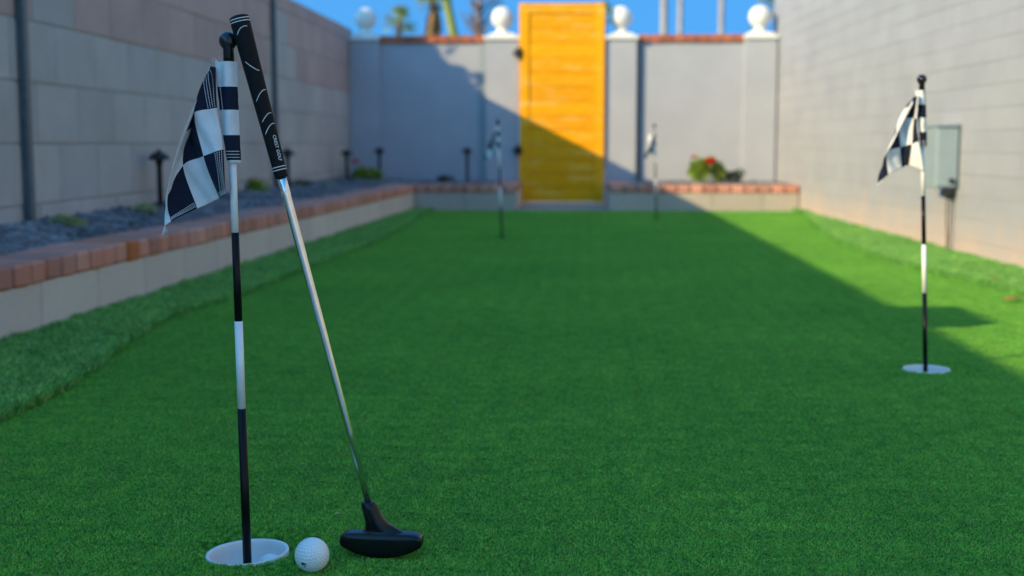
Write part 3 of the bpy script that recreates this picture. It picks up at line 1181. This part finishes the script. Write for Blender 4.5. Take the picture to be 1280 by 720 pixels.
    for k in range(4):
        off = 2.2 + 3.0 * k
        seam(lambda t, off=off: surf(uu(off, 0.15 + 0.28 * k / 4 + (0.84 - 0.28 * k / 4) * t), 0.15 + 0.28 * k / 4 + (0.84 - 0.28 * k / 4) * t), 16)
        seam(lambda t, off=off: surf(uu(off, 2.03 + 0.95 * t), 2.03 + 0.95 * t), 18)
    for k in range(3):
        v0 = 2.97 - 0.055 * k
        seam(lambda t, v0=v0: surf(0.02 + 0.96 * t, v0 - 0.02), 16)
        seam(lambda t, v0=v0: surf(2.02 + 0.95 * t, v0 - 0.06), 18)
    for k in range(4):                                         # hem rows on the sleeve
        y = np.interp(k, [0, 3], [sleeve[-1][0] - 0.11 * (sleeve[-1][0] - sleeve[0][0]), sleeve[-1][0] - 0.02 * (sleeve[-1][0] - sleeve[0][0])])
        l = np.interp(y, yy, [s[1] for s in sleeve]); r = np.interp(y, yy, [s[2] for s in sleeve])
        seam(lambda t, y=y, l=l, r=r: at(l + (r - l) * (0.06 + 0.88 * t), y, Y - 0.0026 - 0.0072 * math.sin(math.pi * min(max(t, 0), 1)) ** 0.6) - o, 11, 0.3)
    y0, y1 = sleeve[1][0], sleeve[1][0] + 0.27 * (sleeve[-1][0] - sleeve[0][0])
    seam(lambda t: at(np.interp(y0 + (y1 - y0) * t, yy, [s[1] for s in sleeve]) + 4 * (1 if Y < 2 else 0.5), y0 + (y1 - y0) * t, Y - 0.0034) - o, 12)
    tag(link('stitching', mesh_from('stitching', *merge(st), M_thread), root), kind='stuff')
    # frayed threads at the free corner and at the top
    fr_ = []
    rg = random.Random(4)
    tip = surf(nu - 1, nv - 1)
    for k in range(16):
        a = surf(nu - 1 - rg.uniform(0, 0.5), nv - 1 - rg.uniform(0.0, 0.05))
        e = a + Vector((rg.uniform(-0.004, 0.004), rg.uniform(-0.003, 0.003), -rg.uniform(0.003, 0.009)))
        fr_.append(tube([a, (a + e) / 2 + Vector((rg.uniform(-.0015, .0015), 0, 0)), e], 0.0002, 4))
    tl = at(sleeve[0][1], sleeve[0][0], Y) - o
    for k in range(18):
        a = tl + Vector((rg.uniform(-0.002, 0.02), rg.uniform(-0.002, 0.001), rg.uniform(-0.003, 0)))
        e = a + Vector((rg.uniform(-0.007, 0.003), rg.uniform(-0.003, 0.003), rg.uniform(0.002, 0.007)))
        fr_.append(tube([a, (a + e) / 2 + Vector((rg.uniform(-.0015, .0015), 0, 0)), e], 0.0002, 4))
    link('frayed_threads', mesh_from('frayed_threads', *merge(fr_), M_thread), root)
    return root


grid1 = [[(270, 84), (274, 135), (282, 187), (288, 242)],
         [(268, 84), (245, 141), (257, 195), (273, 248)],
         [(267, 85), (239, 152), (227, 207), (245, 261)],
         [(266.5, 85), (235, 165), (214, 243), (218, 276)],
         [(266.4, 85.3), (234.8, 165.6), (213, 246), (205, 287)]]
grid2 = [[(1146, 119), (1144, 150), (1147, 176), (1152, 214)],
         [(1144, 120), (1142, 148), (1139, 180), (1137, 207)],
         [(1142, 122), (1126, 149), (1126, 184), (1128, 210)],
         [(1140, 126), (1119, 166), (1107, 190), (1109, 218)],
         [(1139, 130), (1115, 176), (1101, 212), (1097, 229)]]
grid_parity = {id(grid1): 1, id(grid2): 0}
base1 = CUPS[0]
F1 = flagstick(base1, None, (286, 75), [(77, 269, 297), (105, 271, 297), (139, 275, 298.5), (174, 279.5, 300), (203, 284, 301.5)],
               grid1, 'tall near flagstick with a black and white checkered flag, putter leaning on it', 0.058 + 0.165 + 0.015)
base2 = CUPS[1]
F2 = flagstick(base2, None, (1152.5, 112), [(113, 1144, 1157.5), (129, 1144.5, 1157.5), (148, 1146.5, 1158), (167, 1149, 1158.5), (184, 1150.5, 1159)],
               grid2, 'checkered flagstick on the right, in front of the electrical box', 0.058 + 0.172)
for i, (src, rz, lab) in enumerate([(F2, math.radians(-38), 'distant checkered flagstick standing left of the orange gate'),
                                    (F2, math.radians(40), 'farthest checkered flagstick, right of the orange gate by the sunlit pillar')]):
    c = copy_tree(src)
    c.location = (CUPS[2 + i].x, CUPS[2 + i].y, src.location.z)
    c.rotation_euler = (0, 0, rz)
    c.scale = (1, 1, 0.97)
    c['label'] = lab


# ------------------------------------------------------------------ golf balls
def golf_mesh():
    bm = bmesh.new()
    bmesh.ops.create_icosphere(bm, subdivisions=6, radius=1)
    me = bpy.data.meshes.new('golf_ball')
    bm.to_mesh(me)
    bm.free()
    co = np.empty(len(me.vertices) * 3)
    me.vertices.foreach_get('co', co)
    co = co.reshape(-1, 3)
    co /= np.linalg.norm(co, axis=1)[:, None]
    n = 332
    i = np.arange(n) + 0.5
    ph = np.arccos(1 - 2 * i / n); th = np.pi * (1 + 5 ** 0.5) * i
    D = np.stack([np.cos(th) * np.sin(ph), np.sin(th) * np.sin(ph), np.cos(ph)], 1)
    ang_ = np.arccos(np.clip(co @ D.T, -1, 1)).min(axis=1)
    rad = 0.086
    t = np.clip(ang_ / rad, 0, 1)
    depth = 0.028 * (1 - t * t)
    co = co * (1 - depth)[:, None] * 0.02134
    me.vertices.foreach_set('co', co.reshape(-1))
    me.polygons.foreach_set('use_smooth', [True] * len(me.polygons))
    me.update()
    return me


M_ball = plain('golf_ball_enamel', (0.80, 0.81, 0.82), 0.28, 0, 0.02)
M_ink = plain('black_ink', (0.01, 0.01, 0.015), 0.5)
gm = golf_mesh()
gm.materials.append(M_ball)
bp = gnd(390, 717.5)
ball_c = at(390, 694, bp.y)
ball = tag(link('golf_ball', gm, None, (ball_c.x, bp.y, 0.0245), (0.4, 0.7, 0.2)),
           'white dimpled golf ball with a small black mark lying between cup and putter head', 'golf ball')
# printed mark: two small strokes on the lower left of the ball
dv = (CAM - Vector(ball.location)).normalized()
rgt = Vector((0, 0, 1)).cross(dv).normalized()
upv = dv.cross(rgt)


def on_ball(a, b):
    """a right, b up in units of the radius"""
    k = math.sqrt(max(0, 1 - a * a - b * b))
    return (rgt * a + upv * b + dv * k) * 0.02136


st = []
def stroke(pts, wd=0.03):
    V, Fc = [], []
    for i, (a, b) in enumerate(pts):
        p, q = pts[max(i - 1, 0)], pts[min(i + 1, len(pts) - 1)]
        dx, dy = q[0] - p[0], q[1] - p[1]
        l = math.hypot(dx, dy) or 1
        V += [on_ball(a - dy / l * wd, b + dx / l * wd), on_ball(a + dy / l * wd, b - dx / l * wd)]
    for i in range(len(pts) - 1):
        Fc.append((2 * i, 2 * i + 1, 2 * i + 3, 2 * i + 2))
    st.append((V, Fc))


stroke([(-0.62, -0.52), (-0.56, -0.44), (-0.47, -0.47), (-0.40, -0.55)], 0.045)
stroke([(-0.56, -0.44), (-0.50, -0.56), (-0.55, -0.62)], 0.035)
stroke([(-0.40, -0.50), (-0.34, -0.56), (-0.45, -0.66), (-0.37, -0.66)], 0.035)
mk = link('mark', mesh_from('mark', *merge(st), M_ink), ball)
mk.matrix_parent_inverse = Matrix.LocRotScale(None, ball.rotation_euler, None).inverted()
b2 = gnd(333, 703)
tag(link('golf_ball', gm, None, (CUPS[0].x + 0.0268, CUPS[0].y + 0.011, -CUPD + 0.0226), (1, 0.2, 2)),
    'white golf ball sunk inside the near cup beside the flagstick', 'golf ball')
bm = bmesh.new()
bmesh.ops.create_icosphere(bm, subdivisions=2, radius=0.008)
for v in bm.verts: v.co = Vector((v.co.x * 1.3, v.co.y, v.co.z * 0.7)) * random.uniform(0.9, 1.1)
tag(link('pebble', bm_mesh('pebble', bm, M_concrete, True), None, (*gnd(457, 309)[:2], 0.012)),
    'tiny pale pebble on the left edge of the green, halfway to the gate', 'pebble')

# ------------------------------------------------------------------ putter
M_head = plain('black_moulded_rubber', (0.005, 0.005, 0.006), 0.27, 0, 0.15, 60, spec=0.35)
M_grip = plain('black_grip_rubber', (0.006, 0.006, 0.007), 0.7, 0, 0.3, 900, 0.0008, spec=0.2)
M_mark = plain('white_grip_paint', (0.72, 0.74, 0.76), 0.6)
m, t, p = nodes('chrome_shaft')
n_ = noise(t, 60, 3)
t.links.new(ramp(t, n_, [(0.3, (0.72, 0.72, 0.73)), (0.7, (0.85, 0.85, 0.86))]), p.inputs['Base Color'])
p.inputs['Metallic'].default_value = 1
p.inputs['Roughness'].default_value = 0.19
M_chrome = m

hp = gnd(476, 702.5)
YP = hp.y
h0 = Vector((hp.x, YP + 0.010, 0.004))
putter = tag(empty('putter', h0), 'black headed chrome putter leaning against the near flagstick', 'putter')
# head: rounded bar, convex sole, hosel that flares into it
top = at(298, 19, CUPS[0].y - 0.004)
hos = h0 + Vector((-0.0150, 0, 0.064))
axis = (top - hos).normalized()
bm = bmesh.new()
NX = 33
prev = None
for i in range(NX):
    s = -1 + 2 * i / (NX - 1)
    x = 0.0530 * math.sin(s * math.pi / 2)
    e = 1 - abs(s) ** 7
    zt = 0.0335 - 0.0035 * max(0, abs(x) / 0.053 - 0.84) / 0.16
    zb = 0.0 + 0.0135 * (abs(x) / 0.053) ** 2.0
    k = max(math.cos(s * math.pi / 2), 0.0) ** 0.30
    zc = (zt + zb) / 2
    hz, hy = (zt - zb) / 2 * (0.34 + 0.66 * k), 0.0145 * (0.4 + 0.6 * k)
    ringv = []
    for a in range(28):
        an = 2 * math.pi * a / 28
        ca, sa = math.cos(an), math.sin(an)
        pw = 0.42
        ringv.append(bm.verts.new((x, hy * math.copysign(abs(ca) ** pw, ca), zc + hz * math.copysign(abs(sa) ** pw, sa))))
    if prev:
        for a in range(28):
            bm.faces.new((prev[a], prev[(a + 1) % 28], ringv[(a + 1) % 28], ringv[a]))
    else:
        bm.faces.new(list(reversed(ringv)))
    prev = ringv
bm.faces.new(prev)
rings = [(0.020, 0.002, 0.034, 0.0105), (0.031, 0.002, 0.0300, 0.0105), (0.0355, 0.001, 0.0225, 0.0102), (0.042, -0.0045, 0.0165, 0.0100),
         (0.049, -0.0090, 0.0130, 0.0098), (0.056, -0.0122, 0.0116, 0.0096), (0.063, -0.0146, 0.0110, 0.0094),
         (0.0680, -0.0160, 0.0104, 0.0088), (0.0715, -0.0168, 0.0078, 0.0064)]
prev = None
for z, cx, hw, hd in rings:
    ringv = []
    for a in range(28):
        an = 2 * math.pi * a / 28
        ringv.append(bm.verts.new((cx + hw * math.cos(an), hd * math.sin(an), z)))
    if prev:
        for a in range(28):
            bm.faces.new((prev[a], prev[(a + 1) % 28], ringv[(a + 1) % 28], ringv[a]))
    else:
        bm.faces.new(list(reversed(ringv)))
    prev = ringv
bm.faces.new(prev)
head = link('putter_head', bm_mesh('putter_head', bm, M_head), putter, (0, 0, 0), (0, 0, math.radians(-3)))
rm = head.modifiers.new('remesh', 'REMESH')
rm.mode = 'VOXEL'
rm.voxel_size = 0.0009
rm.use_smooth_shade = True
sm = head.modifiers.new('smooth', 'SMOOTH')
sm.factor = 0.6
sm.iterations = 7
# paler insert on the toe end
# shaft and grip along the axis
qa = Vector((0, 0, 1)).rotation_difference(axis).to_euler()
LT = (top - hos).length
GL = 0.2105 / 0.954 * 1.0
gtop_px, gbot_px = at(298, 19, CUPS[0].y), at(350.5, 222, CUPS[0].y)
GL = (gtop_px - gbot_px).length
sh0 = hos - h0
V, Fc = lathe([(0.0043, -0.012), (0.0043, 0.10), (0.0046, 0.101), (0.0049, 0.22), (0.0052, 0.221), (0.0052, 0.33), (0.0055, 0.331), (0.0055, 0.41), (0.0058, 0.411), (0.0058, LT - GL + 0.01)], 24)
link('shaft', mesh_from('shaft', V, Fc, M_chrome, True), putter, sh0, qa)


def grip_r(s):
    """s from the top of the grip downward"""
    return 0.0124 - 0.0042 * (s / GL) if s > 0.004 else 0.0124 * math.sqrt(max(0.05, 1 - ((0.004 - s) / 0.0045) ** 2))


gp = [(grip_r(s), LT - s) for s in [GL, GL - 0.0005] + list(np.linspace(GL - 0.002, 0.006, 40)) + [0.004, 0.003, 0.002, 0.001, 0.0002]]
gp = [(gp[0][0] * 0.8, gp[0][1])] + gp[1:] + [(0.0001, LT)]
gr = link('grip', mesh_from('grip', *lathe(gp, 32), M_grip, True), putter, sh0, qa)
# directions on the grip: f faces the camera
fv = (CAM - top); fv = (fv - axis * fv.dot(axis)).normalized()
rv = axis.cross(fv) * -1
if rv.x < 0: rv = -rv
top_rel = top - h0


def on_grip(s, phi, lift=0.00025):
    r = grip_r(max(s, 0.005)) + lift
    return top_rel - axis * s + (fv * math.cos(phi) + rv * math.sin(phi)) * r


def px_to_grip(px, py):
    a, b = np.array((298., 19.)), np.array((350.5, 222.))
    d = b - a; n = np.linalg.norm(d); d /= n
    q = np.array((px, py)) - a
    s = q @ d / n * GL
    lat = (q @ np.array((d[1], -d[0]))) / n * GL
    return s, math.asin(max(-0.98, min(0.98, lat / grip_r(max(s, 0.005)))))


marks = []


def ribbon(sp, wd=0.00036):
    V, Fc = [], []
    for i, (s, f) in enumerate(sp):
        p0, p1 = on_grip(*sp[max(i - 1, 0)]), on_grip(*sp[min(i + 1, len(sp) - 1)])
        c = on_grip(s, f)
        nr = (fv * math.cos(f) + rv * math.sin(f))
        sd_ = (p1 - p0).cross(nr).normalized() * wd
        V += [c - sd_, c + sd_]
    for i in range(len(sp) - 1):
        Fc.append((2 * i, 2 * i + 1, 2 * i + 3, 2 * i + 2))
    marks.append((V, Fc))


def curve_px(pts):
    P_ = [np.array(px_to_grip(*q)) for q in pts]
    ribbon([tuple(catmull(P_, t_)) for t_ in np.linspace(0, len(P_) - 1, 14)])


for s in (0.0055, 0.0090, GL - 0.0135, GL - 0.0098):
    ribbon([(s, f) for f in np.linspace(0, 2 * math.pi, 49)], 0.00045)
curve_px([(297, 45), (300, 38), (304.5, 34.5), (309, 33.5)])
curve_px([(306.5, 78), (314, 84), (321, 88), (323.5, 88)])
curve_px([(320, 127), (324, 118), (328, 113), (331, 112)])
curve_px([(327, 153), (331, 146), (335, 141.5), (338, 141)])
curve_px([(331, 168), (335, 159), (339, 154.5), (342, 154)])
link('grip_marking', mesh_from('grip_marking', *merge(marks), M_mark), putter)
# lettering that runs down the grip
fc = bpy.data.curves.new('lettering', 'FONT')
fc.body = 'CREST GOLF'
fc.size = 0.0070
fc.space_character = 1.0
fo = bpy.data.objects.new('lettering_source', fc)
dg = bpy.context.evaluated_depsgraph_get()
COL.objects.link(fo)
dg.update()
tm = bpy.data.meshes.new_from_object(fo.evaluated_get(dg))
bpy.data.objects.remove(fo)
bpy.data.curves.remove(fc)
s0, f0 = px_to_grip(341.5, 169)
s1, f1 = px_to_grip(349.5, 201)
xs = [v.co.x for v in tm.vertices]
w0, w1 = min(xs), max(xs)
ysm = [v.co.y for v in tm.vertices]
for v in tm.vertices:
    k = (v.co.x - w0) / (w1 - w0)
    s = s0 + (s1 - s0) * k
    r = grip_r(s)
    v.co = on_grip(s, 0.50 + (v.co.y - 0.0025) / r * 0.85, 0.0003)
tm.materials.clear()
tm.materials.append(M_mark)
link('lettering', tm, putter)

# ------------------------------------------------------------------ dry leaves on the green
M_dry = plain('dry_leaf', (0.42, 0.20, 0.06), 0.7, 0, 0.25, 60)
for (px_, py_), s, lab in (((1266, 380), 0.052, 'small curled tan leaf on the sunlit green near the right edge'),
                           ((1243, 357), 0.044, 'small brown leaf lying in the grass strip by the house wall')):
    c = gnd(px_, py_)
    V, Fc = [], []
    n = 10
    for i in range(n + 1):
        t_ = i / n
        hw = s * 0.42 * math.sin(math.pi * t_ ** 0.8) * (1 + 0.15 * math.sin(i * 2.3))
        for k in range(5):
            q_ = (k - 2) / 2
            V.append((s * (t_ - 0.5) * 1.3, hw * q_, 0.012 + 0.007 * abs(q_) * math.sin(math.pi * t_) + 0.004 * t_ * t_))
    for i in range(n):
        for k in range(4):
            a = i * 5 + k
            Fc.append((a, a + 1, a + 6, a + 5))
    o = link('dry_leaf', mesh_from('dry_leaf', V, Fc, M_dry, True), None, (c.x, c.y, 0.003 if px_ > 1250 else 0.014), (0, 0, 0.5 + px_ % 7))
    sm_ = o.modifiers.new('thickness', 'SOLIDIFY'); sm_.thickness = 0.0006
    tag(o, lab, 'leaf')

# ------------------------------------------------------------------ palms and trees beyond the back wall
M_trunk = masonry('palm_bark', (0.16, 0.11, 0.08), (0.30, 0.22, 0.16), fine=30, per_object=0, bdist=0.02)
M_skirt = masonry('dead_fronds', (0.20, 0.11, 0.05), (0.36, 0.22, 0.10), fine=20, per_object=0, bdist=0.02)
M_palm = leaf_material('palm_leaf', (0.18, 0.24, 0.04), (0.42, 0.46, 0.10))
M_hazed = masonry('hazed_palm_bark', (0.36, 0.34, 0.34), (0.50, 0.47, 0.46), fine=30, per_object=0, bdist=0.02)  # distance haze put into the bark colour of the far trunks


def frond(rg, c, a, el, L):
    """one fan leaf: stalk and a fan of narrow blades, drooping"""
    d = Vector((math.cos(a) * math.cos(el), math.sin(a) * math.cos(el), math.sin(el)))
    hub = c + d * L * 0.45
    side = Vector((-math.sin(a), math.cos(a), 0))
    upn = side.cross(d)
    V, Fc = tube([c, (c + hub) / 2 + Vector((0, 0, 0.02)), hub], [0.02, 0.015, 0.01], 5)
    n = 11
    for k in range(n):
        t_ = (k / (n - 1) - 0.5) * 2.5
        e = (d * math.cos(t_) + side * math.sin(t_)).normalized()
        ln = L * 0.62 * (1 - 0.12 * abs(t_)) * rg.uniform(0.85, 1.1)
        w_ = e.cross(upn).normalized() * L * 0.035
        mid = hub + e * ln * 0.55
        tip = hub + e * ln + Vector((0, 0, -ln * rg.uniform(0.15, 0.45)))
        b = len(V)
        V += [hub, mid + w_, tip, mid - w_]
        Fc.append((b, b + 1, b + 2, b + 3))
    return V, Fc


def palm(loc, H, r0, r1, crown, nfr, label, seed, skirt=0.0, lean=(0, 0), trunk_mat=M_trunk):
    rg = random.Random(seed)
    root = tag(empty('palm_tree', loc), label, 'palm tree')
    pts, rad = [], []
    n = 26
    for i in range(n + 1):
        t_ = i / n
        pts.append((lean[0] * t_ * t_, lean[1] * t_ * t_, H * t_))
        rad.append((r0 + (r1 - r0) * t_) * (1 + 0.06 * ((i % 2) - 0.5)))
    link('trunk', mesh_from('trunk', *tube(pts, rad, 12), trunk_mat, True), root)
    c = Vector((lean[0], lean[1], H))
    if crown:
        L_ = []
        for k in range(nfr):
            el = rg.uniform(-0.55, 1.35)
            L_.append(frond(rg, c, k * 2.4 + rg.uniform(-.3, .3), el, crown * rg.uniform(0.8, 1.1)))
        link('crown', mesh_from('crown', *merge(L_), M_palm), root)
    if skirt:
        L_ = []
        for k in range(60):
            a = rg.random() * 6.28
            z = H - rg.random() * skirt
            rr_ = r1 * 1.2
            b = Vector((lean[0] + rr_ * math.cos(a), lean[1] + rr_ * math.sin(a), z))
            e = b + Vector((math.cos(a) * rr_ * 1.3, math.sin(a) * rr_ * 1.3, -rg.uniform(0.3, 0.6)))
            s_ = Vector((-math.sin(a), math.cos(a), 0)) * 0.07
            L_.append(([b - s_, b + s_, e + s_ * 0.4, e - s_ * 0.4], [(0, 1, 2, 3)]))
        link('skirt', mesh_from('skirt', *merge(L_), M_skirt), root)
    return root


def far(px, Y):
    p = at(px, 180, Y)
    return (p.x, Y, -0.2)


def hgt(py, Y):
    return at(640, py, Y).z + 0.2


palm(far(500, 40), hgt(28, 40), 0.13, 0.08, 0.66, 22, 'short fan palm with a full crown above the shaded part of the back wall', 1, 0)
palm(far(543, 34), hgt(2, 34), 0.12, 0.09, 0.62, 22, 'palm with a brown skirted trunk second from the left above the back wall', 2, 1.1)
palm(far(583, 30), hgt(-24, 30), 0.12, 0.10, 0.7, 20, 'leaning palm with green old fronds along its trunk, left of the gate', 3, 0, (-0.55, 0), M_palm)
palm(far(828, 46), hgt(-60, 46), 0.16, 0.12, 1.5, 26, 'tall slender palm trunk just right of the gate top', 5, trunk_mat=M_hazed)
palm(far(848, 60), hgt(-90, 60), 0.15, 0.11, 1.4, 22, 'paler slender palm trunk second to the right of the gate', 6, trunk_mat=M_hazed)
palm(far(899, 60), hgt(-70, 60), 0.16, 0.12, 1.4, 22, 'slender palm trunk over the sunlit back wall, nearest the right corner', 7, trunk_mat=M_hazed)
palm(far(968, 34), hgt(14, 34), 0.13, 0.10, 0.8, 20, 'palm crown peeping out beside the ball finial at the house wall', 8)
palm(far(752, 38), hgt(22, 38), 0.12, 0.10, 0.55, 20, 'small palm crown showing just above the orange gate', 9)


def bare_tree(loc, H, label, seed):
    rg = random.Random(seed)
    root = tag(empty('bare_tree', loc), label, 'tree')
    link('trunk', mesh_from('trunk', *tube([(0, 0, 0), (0.05, 0, H * 0.4), (-0.03, 0, H * 0.75), (0.02, 0, H)], [0.13, 0.11, 0.08, 0.03], 10), M_trunk, True), root)
    L_ = []
    for k in range(26):
        z = H * rg.uniform(0.5, 0.97)
        a = rg.random() * 6.28
        e = rg.uniform(0.5, 1.1)
        l = rg.uniform(0.5, 1.3)
        b = Vector((0, 0, z)); m_ = b + Vector((math.cos(a) * l * .5, math.sin(a) * l * .5, l * .45 * e)); q_ = b + Vector((math.cos(a) * l * .7, math.sin(a) * l * .7, l * e))
        L_.append(tube([b, m_, q_], [0.035, 0.02, 0.008], 6))
        for s in range(3):
            q2 = m_ + Vector((rg.uniform(-.35, .35), rg.uniform(-.35, .35), rg.uniform(.15, .5)))
            L_.append(tube([m_, q2], [0.012, 0.005], 5))
    link('branches', mesh_from('branches', *merge(L_), M_trunk), root)


bare_tree(far(600, 36), hgt(-30, 36), 'bare brown tree with thin upright branches just left of the gate', 12)


# the neighbour's leafy tree beyond the block wall, out of the picture: its crown shades the corner of the back wall
def leafy_tree(loc, H, r, label, seed):
    rg = random.Random(seed)
    root = tag(empty('leafy_tree', loc), label, 'tree')
    L_ = [tube([(0, 0, 0), (0.03, 0, H * 0.4), (0, 0.02, H * 0.8)], [0.09, 0.075, 0.04], 10)]
    for k in range(9):
        a = k * 2.4
        L_.append(tube([(0, 0, H * (0.5 + 0.03 * k)), (math.cos(a) * r * .6, math.sin(a) * r * .6, H * (0.62 + 0.04 * k))], [0.035, 0.012], 6))
    link('trunk', mesh_from('trunk', *merge(L_), M_twig), root)
    V, Fc = [], []
    for k in range(9000):
        d = Vector((rg.gauss(0, 1), rg.gauss(0, 1), rg.gauss(0, 1))).normalized() * r * rg.random() ** 0.33
        t1 = Vector((rg.gauss(0, 1), rg.gauss(0, 1), rg.gauss(0, 1))).normalized()
        t2 = t1.orthogonal().normalized()
        s_ = rg.uniform(0.10, 0.17)
        p = d + Vector((0, 0, H))
        b = len(V)
        V += [p, p + t1 * s_ * .5 + t2 * s_ * .3, p + t1 * s_, p + t1 * s_ * .5 - t2 * s_ * .3]
        Fc.append((b, b + 1, b + 2, b + 3))
    link('crown', mesh_from('crown', V, Fc, M_leafd), root)


leafy_tree((-4.74, 9.34, -0.2), 2.37, 0.86, 'leafy garden tree of the neighbour behind the left block wall', 5)

# specks of dry litter caught in the turf
V, Fc = [], []
rg = random.Random(21)
for k in range(70):
    y = rg.uniform(1.5, 7.0) if k > 20 else rg.uniform(1.5, 2.6)
    x = rg.uniform(-0.9, 1.5)
    if any(math.hypot(x - c.x, y - c.y) < 0.09 for c in CUPS): continue
    a = rg.random() * 6.28
    l, w_ = rg.uniform(0.003, 0.009), rg.uniform(0.0008, 0.0018)
    d, q_ = Vector((math.cos(a), math.sin(a), 0)), Vector((-math.sin(a), math.cos(a), 0))
    c = Vector((x, y, 0.0085))
    b = len(V)
    V += [c - d * l / 2, c + q_ * w_ + Vector((0, 0, 0.001)), c + d * l / 2 + Vector((0, 0, 0.0015)), c - q_ * w_, c + Vector((0, 0, -0.0012))]
    Fc += [(b, b + 1, b + 4), (b + 1, b + 2, b + 4), (b + 2, b + 3, b + 4), (b + 3, b, b + 4), (b, b + 3, b + 2, b + 1)]
tag(link('leaf_litter', mesh_from('leaf_litter', V, Fc, plain('straw', (0.5, 0.42, 0.24), 0.8))), 'tiny dry specks scattered over the turf', 'litter', kind='stuff')
